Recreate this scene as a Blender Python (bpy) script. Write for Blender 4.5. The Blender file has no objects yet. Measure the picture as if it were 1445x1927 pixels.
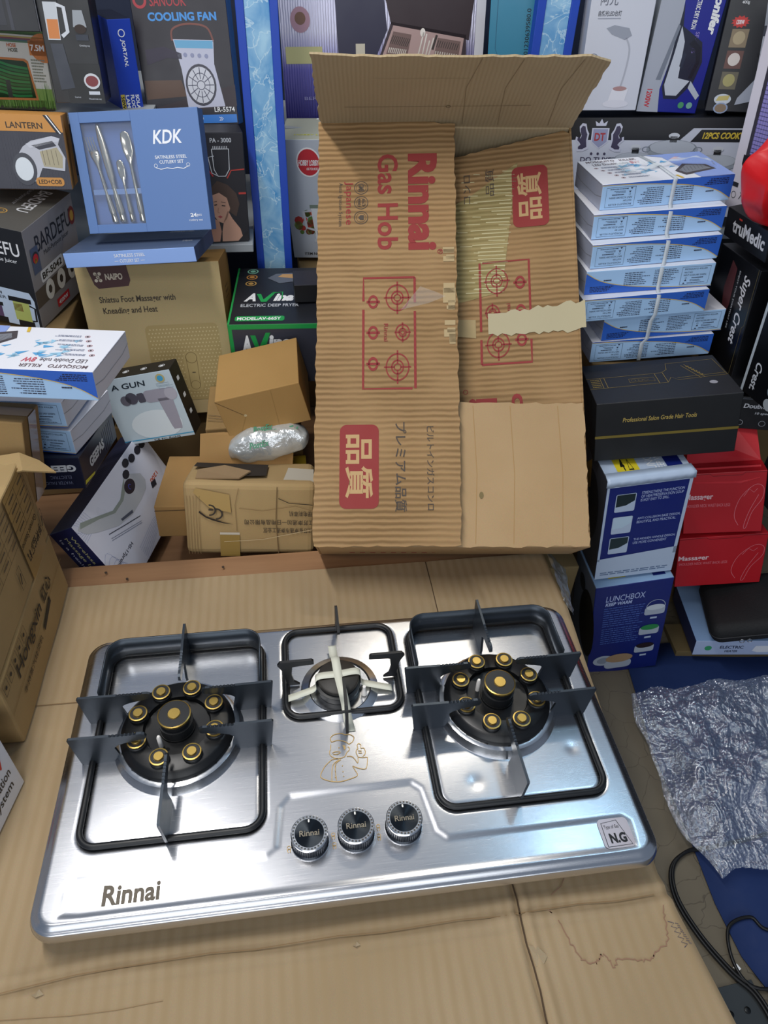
import bpy, bmesh, math, random
from mathutils import Vector, Matrix, noise
random.seed(4)
S = bpy.context.scene
COL = S.collection
# ------------------------------------------------------------------ camera, light, exposure
cam = bpy.data.cameras.new('camera'); cam.sensor_width = 36.0; cam.lens = 1336.0*36.0/1927.0
cam.clip_start = .02; cam.clip_end = 50
camo = bpy.data.objects.new('camera', cam); COL.objects.link(camo)
camo.matrix_world = Matrix(((.9909, .0630, -.1186, .3357), (-.1310, .6479, -.7504, -.3338), (.0295, .7591, .6503, .9419), (0, 0, 0, 1)))
S.camera = camo
W = bpy.data.worlds.new('world'); S.world = W; W.use_nodes = True
bg = W.node_tree.nodes['Background']; bg.inputs[0].default_value = (.62, .76, 1.0, 1); bg.inputs[1].default_value = .27
S.view_settings.view_transform = 'Standard'; S.view_settings.look = 'None'; S.view_settings.gamma = 1.0
S.view_settings.use_curve_mapping = False; S.view_settings.exposure = 0.0

def area(name, loc, aim, sx, sy, power, col):
    l = bpy.data.lights.new(name, 'AREA'); l.shape = 'RECTANGLE'; l.size = sx; l.size_y = sy; l.energy = power; l.color = col
    o = bpy.data.objects.new(name, l); COL.objects.link(o); o.location = loc
    o.rotation_euler = (Vector(aim)-Vector(loc)).to_track_quat('-Z', 'Y').to_euler(); return o
area('led_tube_main', (-.15, .40, 2.1), (.35, .55, 0), 1.2, .10, 24, (1.0, .97, .93))
area('led_tube_front', (-.35, -.85, 1.9), (.4, .6, .3), 1.2, .12, 6, (1.0, .97, .94))
area('shop_front_daylight', (.0, -2.4, 1.15), (.3, .8, .45), 2.6, 1.5, 30, (.95, .98, 1.0))
area('led_tube_back', (.88, 1.62, 2.05), (.6, .5, 0), .5, .10, 6, (1.0, .92, .78))
area('led_panel_right', (1.38, .84, 2.1), (1.0, .4, 0), .35, .10, 2.4, (.5, .78, 1.0))

# ------------------------------------------------------------------ helpers
def lin(h):
    h = h.lstrip('#'); r = []
    for i in (0, 2, 4):
        c = int(h[i:i+2], 16)/255; r.append(c/12.92 if c <= .04045 else ((c+.055)/1.055)**2.4)
    return (r[0], r[1], r[2], 1)
MATS = {}
def M(h, rough=.5, metal=0.0, **kw):
    key = (h, rough, metal, tuple(sorted(kw.items())))
    if key in MATS: return MATS[key]
    m = bpy.data.materials.new('paint_'+h.lstrip('#')); m.use_nodes = True; nt = m.node_tree; b = nt.nodes['Principled BSDF']
    b.inputs['Base Color'].default_value = lin(h); b.inputs['Roughness'].default_value = rough; b.inputs['Metallic'].default_value = metal
    if 'coat' in kw: b.inputs['Coat Weight'].default_value = kw['coat']; b.inputs['Coat Roughness'].default_value = .12
    if 'alpha' in kw: b.inputs['Alpha'].default_value = kw['alpha']
    if 'trans' in kw: b.inputs['Transmission Weight'].default_value = kw['trans']
    # faint handling variation in gloss
    n = nt.nodes.new('ShaderNodeTexNoise'); n.inputs['Scale'].default_value = kw.get('ns', 25)
    tc = nt.nodes.new('ShaderNodeTexCoord'); nt.links.new(tc.outputs['Object'], n.inputs['Vector'])
    mr = nt.nodes.new('ShaderNodeMapRange'); mr.inputs[3].default_value = max(.02, rough-.07); mr.inputs[4].default_value = min(1, rough+.07)
    nt.links.new(n.outputs['Fac'], mr.inputs[0]); nt.links.new(mr.outputs[0], b.inputs['Roughness'])
    if kw.get('bump'):
        bp = nt.nodes.new('ShaderNodeBump'); bp.inputs['Strength'].default_value = kw['bump']; bp.inputs['Distance'].default_value = .004
        nt.links.new(n.outputs['Fac'], bp.inputs['Height']); nt.links.new(bp.outputs[0], b.inputs['Normal'])
    MATS[key] = m; return m
def kraft(h, h2=None, axis='Z', freq=0, contrast=.35, bump=.3, blot=6, blotamt=.5, name='kraft'):
    """corrugated cardboard: blotched fibre colour, flute lines across `axis` with `freq` bands per metre"""
    key = ('k', h, h2, axis, freq, contrast, bump, blot, blotamt)
    if key in MATS: return MATS[key]
    m = bpy.data.materials.new(name); m.use_nodes = True; nt = m.node_tree; b = nt.nodes['Principled BSDF']; b.inputs['Roughness'].default_value = .85
    b.inputs['Specular IOR Level'].default_value = .2
    N = nt.nodes.new; K = nt.links.new
    tc = N('ShaderNodeTexCoord'); n1 = N('ShaderNodeTexNoise'); n1.inputs['Scale'].default_value = blot; n1.inputs['Detail'].default_value = 6
    K(tc.outputs['Object'], n1.inputs['Vector'])
    c1 = lin(h); c2 = lin(h2) if h2 else tuple(x*.72 for x in c1[:3])+(1,)
    mx = N('ShaderNodeMix'); mx.data_type = 'RGBA'; mx.inputs[6].default_value = c1; mx.inputs[7].default_value = c2
    mr = N('ShaderNodeMapRange'); mr.inputs[1].default_value = .35; mr.inputs[2].default_value = .75; mr.inputs[4].default_value = blotamt; K(n1.outputs['Fac'], mr.inputs[0]); K(mr.outputs[0], mx.inputs[0])
    n2 = N('ShaderNodeTexNoise'); n2.inputs['Scale'].default_value = 900; K(tc.outputs['Object'], n2.inputs['Vector'])
    m2 = N('ShaderNodeMix'); m2.data_type = 'RGBA'; m2.blend_type = 'MULTIPLY'; m2.inputs[0].default_value = .25; K(mx.outputs[2], m2.inputs[6]); K(n2.outputs['Color'], m2.inputs[7])
    out = m2.outputs[2]; hsrc = n1.outputs['Fac']
    if freq:
        w = N('ShaderNodeTexWave'); w.bands_direction = axis; w.wave_profile = 'SIN'; w.inputs['Scale'].default_value = freq*2*math.pi/20
        w.inputs['Distortion'].default_value = 1.2; w.inputs['Detail'].default_value = 3; w.inputs['Detail Scale'].default_value = .6
        K(tc.outputs['Object'], w.inputs['Vector'])
        n3 = N('ShaderNodeTexNoise'); n3.inputs['Scale'].default_value = 9; K(tc.outputs['Object'], n3.inputs['Vector'])
        mu = N('ShaderNodeMath'); mu.operation = 'MULTIPLY'; K(w.outputs['Fac'], mu.inputs[0]); K(n3.outputs['Fac'], mu.inputs[1])
        m3 = N('ShaderNodeMix'); m3.data_type = 'RGBA'; m3.inputs[7].default_value = tuple(x*(1-contrast) for x in c2[:3])+(1,)
        mr3 = N('ShaderNodeMapRange'); mr3.inputs[1].default_value = .12; mr3.inputs[2].default_value = .6; mr3.inputs[4].default_value = .85
        K(mu.outputs[0], mr3.inputs[0]); K(mr3.outputs[0], m3.inputs[0]); K(out, m3.inputs[6]); out = m3.outputs[2]; hsrc = w.outputs['Fac']
    K(out, b.inputs['Base Color'])
    bp = N('ShaderNodeBump'); bp.inputs['Strength'].default_value = bump; bp.inputs['Distance'].default_value = .002; K(hsrc, bp.inputs['Height']); K(bp.outputs[0], b.inputs['Normal'])
    MATS[key] = m; return m

def mobj(name, verts, faces, mats, parent=None, fm=None, smooth=False, mw=None):
    me = bpy.data.meshes.new(name); me.from_pydata([tuple(v) for v in verts], [], faces)
    for m in (mats if isinstance(mats, (list, tuple)) else [mats]): me.materials.append(m)
    if fm: me.polygons.foreach_set('material_index', fm)
    if smooth: me.polygons.foreach_set('use_smooth', [True]*len(me.polygons))
    me.update(); o = bpy.data.objects.new(name, me); COL.objects.link(o)
    if mw is not None: o.matrix_world = mw
    if parent is not None:
        o.parent = parent
    return o
def from_bm(name, bm, mats, parent=None, smooth=False, mw=None):
    me = bpy.data.meshes.new(name); bm.normal_update(); bm.to_mesh(me); bm.free()
    for m in (mats if isinstance(mats, (list, tuple)) else [mats]): me.materials.append(m)
    if smooth: me.polygons.foreach_set('use_smooth', [True]*len(me.polygons))
    o = bpy.data.objects.new(name, me); COL.objects.link(o)
    if mw is not None: o.matrix_world = mw
    if parent is not None: o.parent = parent
    return o
def tag(o, label, cat, group=None):
    o['label'] = label; o['category'] = cat
    if group: o['group'] = group
    return o
def struct(o): o['kind'] = 'structure'; return o
def RM(r):
    a, b, c = [math.radians(x) for x in r]
    return Matrix.Rotation(a, 4, 'Z') @ Matrix.Rotation(b, 4, 'X') @ Matrix.Rotation(c, 4, 'Y')
def place(c, r): return Matrix.Translation(Vector(c)) @ RM(r)
def empty(name, mw):
    o = bpy.data.objects.new(name, None); COL.objects.link(o); o.matrix_world = mw; o.empty_display_size = .02; return o

def bbox_bm(w, d, h, bev=.0015, seg=2, cuts=0, wob=0, seed=0, off=(0, 0, 0)):
    bm = bmesh.new(); bmesh.ops.create_cube(bm, size=1)
    for v in bm.verts: v.co = Vector((v.co.x*w, v.co.y*d, v.co.z*h))
    if bev: bmesh.ops.bevel(bm, geom=bm.edges[:], offset=bev, segments=seg, affect='EDGES', profile=.5)
    if cuts:
        bmesh.ops.subdivide_edges(bm, edges=[e for e in bm.edges if e.calc_length() > .02], cuts=cuts, use_grid_fill=True)
        for v in bm.verts:
            n = noise.noise_vector(v.co*9+Vector((seed*7.3, seed*3.1, seed))); v.co += n*wob
    for v in bm.verts: v.co += Vector(off)
    return bm
FN = {'F': (0, -1, 0), 'K': (0, 1, 0), 'L': (-1, 0, 0), 'R': (1, 0, 0), 'T': (0, 0, 1), 'B': (0, 0, -1)}
def boxobj(name, dims, mats, mw=None, parent=None, bev=.0015, cuts=0, wob=0, seed=0, off=(0, 0, 0), seg=2):
    """mats: material, or dict face letter -> material with '*' default"""
    bm = bbox_bm(*dims, bev=bev, cuts=cuts, wob=wob, seed=seed, off=off, seg=seg); bm.normal_update()
    if not isinstance(mats, dict): return from_bm(name, bm, mats, parent, mw=mw)
    ml = []
    for m in mats.values():
        if m not in ml: ml.append(m)
    for f in bm.faces:
        best = max(FN, key=lambda k: f.normal.dot(Vector(FN[k]))); f.material_index = ml.index(mats.get(best, mats['*']))
    return from_bm(name, bm, ml, parent, mw=mw)

_TC = {}
def text_geo(s, bold=0.0, shear=0.0, spacing=1.0):
    key = (s, bold, shear, spacing)
    if key not in _TC:
        cu = bpy.data.curves.new('glyphs', 'FONT'); cu.body = s; cu.size = 1; cu.resolution_u = 3; cu.offset = bold; cu.shear = shear; cu.fill_mode = 'FRONT'; cu.space_character = spacing
        ob = bpy.data.objects.new('glyphs', cu); COL.objects.link(ob)
        dg = bpy.context.evaluated_depsgraph_get(); me = ob.evaluated_get(dg).to_mesh()
        V = [(v.co.x, v.co.y) for v in me.vertices]; Fc = [tuple(p.vertices) for p in me.polygons]
        # keep faces upward
        F2 = []
        for f in Fc:
            a = sum(V[f[i]][0]*V[f[(i+1) % len(f)]][1]-V[f[(i+1) % len(f)]][0]*V[f[i]][1] for i in range(len(f)))
            F2.append(f if a > 0 else tuple(reversed(f)))
        ob.evaluated_get(dg).to_mesh_clear(); bpy.data.objects.remove(ob); bpy.data.curves.remove(cu)
        if not V: V = [(0, 0), (1, 0), (0, 1)]
        x0 = min(v[0] for v in V); x1 = max(v[0] for v in V); y0 = min(v[1] for v in V); y1 = max(v[1] for v in V)
        _TC[key] = ([((v[0]-x0)/max(1e-6, x1-x0), (v[1]-y0)/max(1e-6, y1-y0)) for v in V], F2, (x1-x0)/max(1e-6, y1-y0))
    return _TC[key]

class Face:
    """printed artwork on one flat face. u,v run 0..1 over the face (after rot), built as thin ink layers"""
    def __init__(s, parent, dims, face='F', rot=0, off=(0, 0, 0), rect=None, frame=None, eps=.0004):
        w, d, h = dims
        fr = {'F': ((-w/2, -d/2, -h/2), (1, 0, 0), (0, 0, 1), w, h), 'K': ((w/2, d/2, -h/2), (-1, 0, 0), (0, 0, 1), w, h),
              'R': ((w/2, -d/2, -h/2), (0, 1, 0), (0, 0, 1), d, h), 'L': ((-w/2, d/2, -h/2), (0, -1, 0), (0, 0, 1), d, h),
              'T': ((-w/2, -d/2, h/2), (1, 0, 0), (0, 1, 0), w, d), 'B': ((-w/2, d/2, -h/2), (1, 0, 0), (0, -1, 0), w, d)}[face]
        if frame: fr = frame
        o, U, V, fw, fh = Vector(fr[0])+Vector(off), Vector(fr[1]), Vector(fr[2]), fr[3], fr[4]
        for _ in range(rot//90):      # rotate artwork counter-clockwise by 90
            o, U, V, fw, fh = o+U*fw, V, -U, fh, fw
        s.o, s.U, s.V, s.w, s.h = o, U, V, fw, fh; s.n = U.cross(V); s.p = parent; s.eps = eps; s.layer = 0; s.acc = {}; s.nm = 'printed_artwork'
    def name(s, n): s.nm = n; return s
    def up(s, k=1): s.layer += k; return s
    def _add(s, pts, faces, m):
        e = s.n*(s.eps+s.layer*.00012); xs = [x*s.w for x, y in pts]; ys = [y*s.h for x, y in pts]
        s.acc.setdefault((s.nm, m.name), []).append(([s.o+s.U*(x*s.w)+s.V*(y*s.h)+e for x, y in pts], faces, m, (min(xs), min(ys), max(xs), max(ys))))
    def poly(s, pts, m): s._add(pts, [tuple(range(len(pts)))], m); return s
    def rect(s, a, b, c, d, m): return s.poly([(a, b), (c, b), (c, d), (a, d)], m)
    def rrect(s, a, b, c, d, r, m, n=5):
        rx, ry = r/s.w, r/s.h; P = []
        for cx, cy, t0 in ((c-rx, d-ry, 0), (a+rx, d-ry, 90), (a+rx, b+ry, 180), (c-rx, b+ry, 270)):
            for i in range(n+1):
                t = math.radians(t0+90*i/n); P.append((cx+rx*math.cos(t), cy+ry*math.sin(t)))
        return s.poly(P, m)
    def frame_(s, a, b, c, d, t, m, r=0):
        return s.line([(a, b), (c, b), (c, d), (a, d), (a, b)], t, m)
    def ell(s, x, y, r, m, asp=1.0, n=24, a0=0, a1=360):
        P = [(x+r/s.w*math.cos(math.radians(a0+(a1-a0)*i/n)), y+r*asp/s.h*math.sin(math.radians(a0+(a1-a0)*i/n))) for i in range(n)]
        return s.poly(P, m)
    def ring(s, x, y, r, t, m, asp=1.0, n=28, a0=0, a1=360):
        P = []; F = []
        for i in range(n+1):
            a = math.radians(a0+(a1-a0)*i/n)
            for q in (r-t/2, r+t/2): P.append((x+q/s.w*math.cos(a), y+q*asp/s.h*math.sin(a)))
        for i in range(n): F.append((2*i, 2*i+1, 2*i+3, 2*i+2))
        s._add(P, F, m); return s
    def line(s, pts, t, m):
        P = []; F = []; Q = [(x*s.w, y*s.h) for x, y in pts]
        for i in range(len(Q)):
            a = Q[max(0, i-1)]; c = Q[min(len(Q)-1, i+1)]; dx, dy = c[0]-a[0], c[1]-a[1]; L = math.hypot(dx, dy) or 1
            nx, ny = -dy/L*t/2, dx/L*t/2
            P += [((Q[i][0]-nx)/s.w, (Q[i][1]-ny)/s.h), ((Q[i][0]+nx)/s.w, (Q[i][1]+ny)/s.h)]
        for i in range(len(Q)-1): F.append((2*i, 2*i+2, 2*i+3, 2*i+1))
        s._add(P, F, m); return s
    def text(s, t, a, b, c, d, m, bold=0.0, shear=0.0, sp=1.0):
        """fit the text's bounding box into rect a,b..c,d (c=None keeps proportions)"""
        V, F, asp = text_geo(t, bold, shear, sp)
        if c is None: c = a+(d-b)*s.h*asp/s.w
        s._add([(a+(c-a)*x, b+(d-b)*y) for x, y in V], F, m); return s
    def fine(s, a, b, c, d, n, m, seed=1, fill=.55, ragged=.35):
        """rows of illegible fine print"""
        rnd = random.Random(seed); rh = (d-b)/n
        for i in range(n):
            y = d-rh*(i+.5); x = a; end = c-(c-a)*ragged*rnd.random()
            while x < end:
                L = (c-a)*rnd.uniform(.04, .14); s.rect(x, y-rh*fill/2, min(end, x+L), y+rh*fill/2, m); x += L+(c-a)*.02
        return s
    def done(s):
        # marks that lie apart become parts of their own, touching ones stay one part
        for (nm, _), items in s.acc.items():
            par = list(range(len(items)))
            def root(i):
                while par[i] != i: i = par[i]
                return i
            for i in range(len(items)):
                A = items[i][3]
                for j in range(i):
                    B = items[j][3]; g = math.hypot(max(0, A[0]-B[2], B[0]-A[2]), max(0, A[1]-B[3], B[1]-A[3]))
                    if g <= .4*max(math.hypot(A[2]-A[0], A[3]-A[1]), math.hypot(B[2]-B[0], B[3]-B[1])): par[root(i)] = root(j)
            cl = {}
            for i in range(len(items)): cl.setdefault(root(i), []).append(items[i])
            for its in cl.values():
                V = []; F = []
                for v, f, m, _b in its:
                    b = len(V); V += v; F += [tuple(q+b for q in ff) for ff in f]
                mobj(nm, V, F, its[0][2], s.p)
        s.acc = {}

def sweep(name, pts, r, mat, parent=None, n=8, smooth=True, rad=None, closed=False):
    V = []; F = []; P = [Vector(p) for p in pts]; L = len(P); prev = None
    for i in range(L):
        if closed: t = (P[(i+1) % L]-P[i-1]).normalized()
        else: t = (P[min(L-1, i+1)]-P[max(0, i-1)]).normalized()
        a = prev if prev is not None else (Vector((0, 0, 1)) if abs(t.z) < .9 else Vector((1, 0, 0)))
        u = (a-t*a.dot(t)).normalized(); prev = u; v = t.cross(u); rr = rad[i] if rad else r
        for k in range(n):
            an = 2*math.pi*k/n; V.append(P[i]+u*rr*math.cos(an)+v*rr*math.sin(an))
    for i in range(L if closed else L-1):
        j = (i+1) % L
        for k in range(n): F.append((i*n+k, i*n+(k+1) % n, j*n+(k+1) % n, j*n+k))
    if not closed: F.append(tuple(range(n-1, -1, -1))); F.append(tuple((L-1)*n+k for k in range(n)))
    return mobj(name, V, F, mat, parent, smooth=smooth)
def catmull(pts, k=8, closed=False):
    P = [Vector(p) for p in pts]; L = len(P); out = []
    for i in range(L if closed else L-1):
        p0 = P[(i-1) % L] if closed else P[max(0, i-1)]; p1 = P[i]; p2 = P[(i+1) % L]; p3 = P[(i+2) % L] if closed else P[min(L-1, i+2)]
        for j in range(k):
            t = j/k; out.append(.5*((2*p1)+(-p0+p2)*t+(2*p0-5*p1+4*p2-p3)*t*t+(-p0+3*p1-3*p2+p3)*t**3))
    if not closed: out.append(P[-1])
    return out
def lathe(name, prof, mat, parent=None, n=32, loc=(0, 0, 0), smooth=True, fm=None, mats=None):
    V = []; F = []; MI = []; lx, ly, lz = loc
    for r, z in prof:
        for k in range(n):
            a = 2*math.pi*k/n; V.append((lx+r*math.cos(a), ly+r*math.sin(a), lz+z))
    for i in range(len(prof)-1):
        for k in range(n): F.append((i*n+k, i*n+(k+1) % n, (i+1)*n+(k+1) % n, (i+1)*n+k)); MI.append(fm[i] if fm else 0)
    F.append(tuple(range((len(prof)-1)*n, len(prof)*n))); MI.append(fm[-1] if fm else 0)
    F.append(tuple(range(n-1, -1, -1))); MI.append(0)
    o = mobj(name, V, F, mats or mat, parent, fm=MI)
    if smooth:
        o.data.polygons.foreach_set('use_smooth', [len(p.vertices) == 4 for p in o.data.polygons])
        try: o.data.set_sharp_from_angle(angle=math.radians(40))
        except Exception: pass
    return o
def slab(name, outline, t, mat, frame=None, parent=None, bev=0):
    """extruded outline (x,y) thickness t along +z, mapped by Matrix frame"""
    n = len(outline); V = [Vector((x, y, 0)) for x, y in outline]+[Vector((x, y, t)) for x, y in outline]
    if frame is not None: V = [frame @ v for v in V]
    F = [tuple(range(n-1, -1, -1)), tuple(range(n, 2*n))]+[(i, (i+1) % n, n+(i+1) % n, n+i) for i in range(n)]
    return mobj(name, V, F, mat, parent)
def rr_outline(x0, y0, x1, y1, r, n=6):
    P = []
    for cx, cy, t0 in ((x1-r, y1-r, 0), (x0+r, y1-r, 90), (x0+r, y0+r, 180), (x1-r, y0+r, 270)):
        for i in range(n+1):
            t = math.radians(t0+90*i/n); P.append((cx+r*math.cos(t), cy+r*math.sin(t)))
    return P
# ------------------------------------------------------------------ setting
def crackmat():
    m = bpy.data.materials.new('worn_floor'); m.use_nodes = True; nt = m.node_tree; b = nt.nodes['Principled BSDF']; N = nt.nodes.new; K = nt.links.new
    tc = N('ShaderNodeTexCoord'); nz = N('ShaderNodeTexNoise'); nz.inputs['Scale'].default_value = 7; nz.inputs['Detail'].default_value = 4; K(tc.outputs['Object'], nz.inputs['Vector'])
    ad = N('ShaderNodeMix'); ad.data_type = 'RGBA'; ad.blend_type = 'ADD'; ad.inputs[0].default_value = .12; K(tc.outputs['Object'], ad.inputs[6]); K(nz.outputs['Color'], ad.inputs[7])
    vo = N('ShaderNodeTexVoronoi'); vo.feature = 'DISTANCE_TO_EDGE'; vo.inputs['Scale'].default_value = 17; K(ad.outputs[2], vo.inputs['Vector'])
    mr = N('ShaderNodeMapRange'); mr.inputs[1].default_value = .0; mr.inputs[2].default_value = .012; K(vo.outputs['Distance'], mr.inputs[0])
    base = N('ShaderNodeMix'); base.data_type = 'RGBA'; base.inputs[6].default_value = lin('5f5849'); base.inputs[7].default_value = lin('7b715f'); K(nz.outputs['Fac'], base.inputs[0])
    cr = N('ShaderNodeMix'); cr.data_type = 'RGBA'; cr.inputs[6].default_value = lin('544c40'); K(mr.outputs[0], cr.inputs[0]); K(base.outputs[2], cr.inputs[7]); K(cr.outputs[2], b.inputs['Base Color'])
    b.inputs['Roughness'].default_value = .55
    bp = N('ShaderNodeBump'); bp.inputs['Strength'].default_value = .3; bp.inputs['Distance'].default_value = .002; K(mr.outputs[0], bp.inputs['Height']); K(bp.outputs[0], b.inputs['Normal'])
    return m
FLOOR = -.40
struct(mobj('floor', [(-1.6, -1.4, FLOOR), (2.6, -1.4, FLOOR), (2.6, 2.2, FLOOR), (-1.6, 2.2, FLOOR)], [(0, 1, 2, 3)], crackmat()))
struct(boxobj('wall_back', (4.2, .05, 1.75), M('20242c', .7), mw=Matrix.Translation((.5, 1.9, .475)), bev=0))
struct(boxobj('wall_right', (.05, 2.0, 1.7), M('23272f', .7), mw=Matrix.Translation((1.75, 1.0, .45)), bev=0))

# ---- table: slab, rear batten, legs
def woodmat(h1, h2, axis, sc):
    m = bpy.data.materials.new('raw_wood'); m.use_nodes = True; nt = m.node_tree; b = nt.nodes['Principled BSDF']; N = nt.nodes.new; K = nt.links.new
    tc = N('ShaderNodeTexCoord'); mp = N('ShaderNodeMapping'); mp.inputs['Scale'].default_value = axis; K(tc.outputs['Object'], mp.inputs[0])
    n = N('ShaderNodeTexNoise'); n.inputs['Scale'].default_value = sc; n.inputs['Detail'].default_value = 6; K(mp.outputs[0], n.inputs['Vector'])
    mx = N('ShaderNodeMix'); mx.data_type = 'RGBA'; mx.inputs[6].default_value = lin(h1); mx.inputs[7].default_value = lin(h2); K(n.outputs['Fac'], mx.inputs[0]); K(mx.outputs[2], b.inputs['Base Color'])
    b.inputs['Roughness'].default_value = .65; return m
WOOD = woodmat('a9805a', '7f5a3c', (1, 14, 14), 5)
table = empty('display_table', Matrix.Translation((.1, .08, FLOOR)))
tag(table, 'low wooden display table with a reddish batten along its rear edge', 'table')
def tpart(n, dims, loc): o = boxobj(n, dims, WOOD, bev=.002, parent=table); o.location = Vector(loc)-Vector((.1, .08, FLOOR)); return o
tpart('table_top', (1.42, 1.10, .025), (.055, .05, -.0225))
bat = tpart('rear_batten', (1.42, .054, .045), (.055, .6305, -.0262))
for sx in (-.6, .72):
    for sy in (-.42, .56): tpart('leg', (.05, .05, .37), (sx, sy, -.215))
DK = M('3a2c20', .7)
for x, y in ((-.02, .632), (.19, .625), (.02, .612)):
    nl = lathe('nail_head', [(.0024, 0), (.0024, .0012), (.001, .0016)], DK, table, 10); nl.location = Vector((x, y, .001))-Vector((.1, .08, FLOOR))

# ---- cardboard sheet on the table (real creases and seams)
def xr(y):
    P = [(-.5, .83), (-.16, .788), (.008, .769), (.12, .775), (.466, .802), (.60, .80)]
    for (a, b), (c, d) in zip(P, P[1:]):
        if y <= c: return b+(d-b)*(y-a)/(c-a)
    return P[-1][1]
def seg(x, y, a, b):
    ax, ay = a; bx, by = b; t = max(0, min(1, ((x-ax)*(bx-ax)+(y-ay)*(by-ay))/((bx-ax)**2+(by-ay)**2))); return math.hypot(x-ax-t*(bx-ax), y-ay-t*(by-ay))
def card_h(x, y):
    z = .0012*noise.noise((x*5, y*5, 0))+.0005*noise.noise((x*25, y*25, 3))
    d = abs(y-(-.017+.004*noise.noise((x*8, 0, 5))-.012*max(0, .1-x)/.15)); z -= .0035*math.exp(-(d/.0045)**2); z += .0022*math.exp(-((d-.010)/.005)**2)
    if y < .03:
        d = abs(x-.574-.003*noise.noise((0, y*9, 7))); z -= .005*math.exp(-(d/.0035)**2); z += .003*math.exp(-((d-.010)/.005)**2)
        d = abs(x-.553); z += .0015*math.exp(-(d/.003)**2)
    if y > .44: d = abs(x-.566); z -= .0035*math.exp(-(d/.0018)**2)
    if x < .05: d = abs(y-.354); z -= .003*math.exp(-(d/.0018)**2)
    z += .003*math.exp(-(seg(x, y, (.573, -.016), (.54, -.02))/.006)**2)*(.5+noise.noise((x*120, y*120, 0)))
    e = xr(y)-x
    if e < .012: z -= .006*(1-e/.012)**2
    return z
nx, ny = 330, 250; V = []; F = []
for j in range(ny+1):
    y = -.48+(.603+.48)*j/ny; r = xr(y)
    for i in range(nx+1):
        x = -.62+(r+.62)*i/nx; V.append((x, y, card_h(x, y)))
F = [(j*(nx+1)+i, j*(nx+1)+i+1, (j+1)*(nx+1)+i+1, (j+1)*(nx+1)+i) for j in range(ny) for i in range(nx)]
def cardmat():
    return kraft('b69f7e', 'a48d6b', 'X', 62, .05, .08, 4, .75, 'table_cardboard'); m2 = None; m2.name = 'table_cardboard_stained'
    nt = m2.node_tree; b = nt.nodes['Principled BSDF']; src = b.inputs['Base Color'].links[0].from_socket; N = nt.nodes.new; K = nt.links.new
    tc = N('ShaderNodeTexCoord'); nz = N('ShaderNodeTexNoise'); nz.inputs['Scale'].default_value = 14; nz.inputs['Detail'].default_value = 5; K(tc.outputs['Object'], nz.inputs['Vector'])
    # old water stain with a tide line
    mp = N('ShaderNodeMapping'); mp.inputs['Location'].default_value = (-.69, .035, 0); K(tc.outputs['Object'], mp.inputs[0])
    mp2 = N('ShaderNodeVectorMath'); mp2.operation = 'MULTIPLY'; mp2.inputs[1].default_value = (14, 20, 0); K(mp.outputs[0], mp2.inputs[0])
    ln = N('ShaderNodeVectorMath'); ln.operation = 'LENGTH'; K(mp2.outputs[0], ln.inputs[0])
    ad = N('ShaderNodeMath'); ad.operation = 'MULTIPLY_ADD'; ad.inputs[1].default_value = .9; K(nz.outputs['Fac'], ad.inputs[0]); K(ln.outputs['Value'], ad.inputs[2])
    rp = N('ShaderNodeValToRGB'); cr = rp.color_ramp; cr.elements[0].position = .0; cr.elements[0].color = (.80, .78, .74, 1); cr.elements[1].position = .74; cr.elements[1].color = (1, 1, 1, 1)
    e = cr.elements.new(.70); e.color = (.82, .79, .74, 1); e = cr.elements.new(.72); e.color = (.55, .42, .36, 1)
    sc = N('ShaderNodeMath'); sc.operation = 'MULTIPLY'; sc.inputs[1].default_value = .5; K(ad.outputs[0], sc.inputs[0]); K(sc.outputs[0], rp.inputs[0])
    mu = N('ShaderNodeMix'); mu.data_type = 'RGBA'; mu.blend_type = 'MULTIPLY'; mu.inputs[0].default_value = 1; K(src, mu.inputs[6]); K(rp.outputs[0], mu.inputs[7]); K(mu.outputs[2], b.inputs['Base Color'])
    return m2
nb = len(V)
sheet = mobj('cardboard_sheet', V, F, cardmat(), smooth=True)
tag(sheet, 'creased water-stained flattened cardboard sheet covering the table under the hob', 'cardboard')
INK = M('2b2f55', .7)
fc = Face(sheet, (1, 1, 1), frame=((0, 0, .0012), (1, 0, 0), (0, 1, 0), 1, 1)).name('pen_scribble')
zz = []
for i in range(11): zz.append((.7535+.0008*i+(.006 if i % 2 else 0), -.050-.0030*i))
fc.line(zz, .0007, INK)
for i in range(5):
    x, y = .7635+.0013*i, -.053-.005*i; fc.line([(x-.002, y), (x+.002, y-.0015), (x, y-.003), (x+.003, y-.004)], .0006, INK)
fc.done()
fc = Face(sheet, (1, 1, 1), frame=((0, 0, .0010), (1, 0, 0), (0, 1, 0), 1, 1)).name('tide_line'); rnd = random.Random(3)
tl = [(p.x+rnd.uniform(-.0022, .0022), p.y+rnd.uniform(-.0022, .0022)) for p in catmull([(.612, -.020, 0), (.618, -.030, 0), (.626, -.058, 0), (.632, -.074, 0), (.645, -.084, 0), (.652, -.080, 0), (.662, -.076, 0), (.668, -.088, 0), (.680, -.083, 0), (.70, -.086, 0), (.716, -.086, 0), (.728, -.079, 0), (.744, -.070, 0), (.750, -.050, 0), (.756, -.030, 0)], 6)]
fc.line(tl, .0013, M('93705a', .85)); fc.name('seam_gap'); GAP = M('4f3d2a', .9)
fc.line([(.574+.0012*math.sin(i*1.7), .022-.025*i) for i in range(20)], .0022, GAP); fc.line([(.566, .60), (.5665, .54), (.566, .47)], .0016, GAP); fc.line([(-.20, .3545), (-.05, .354), (.01, .3535)], .0012, M('7d6343', .9))
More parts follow.
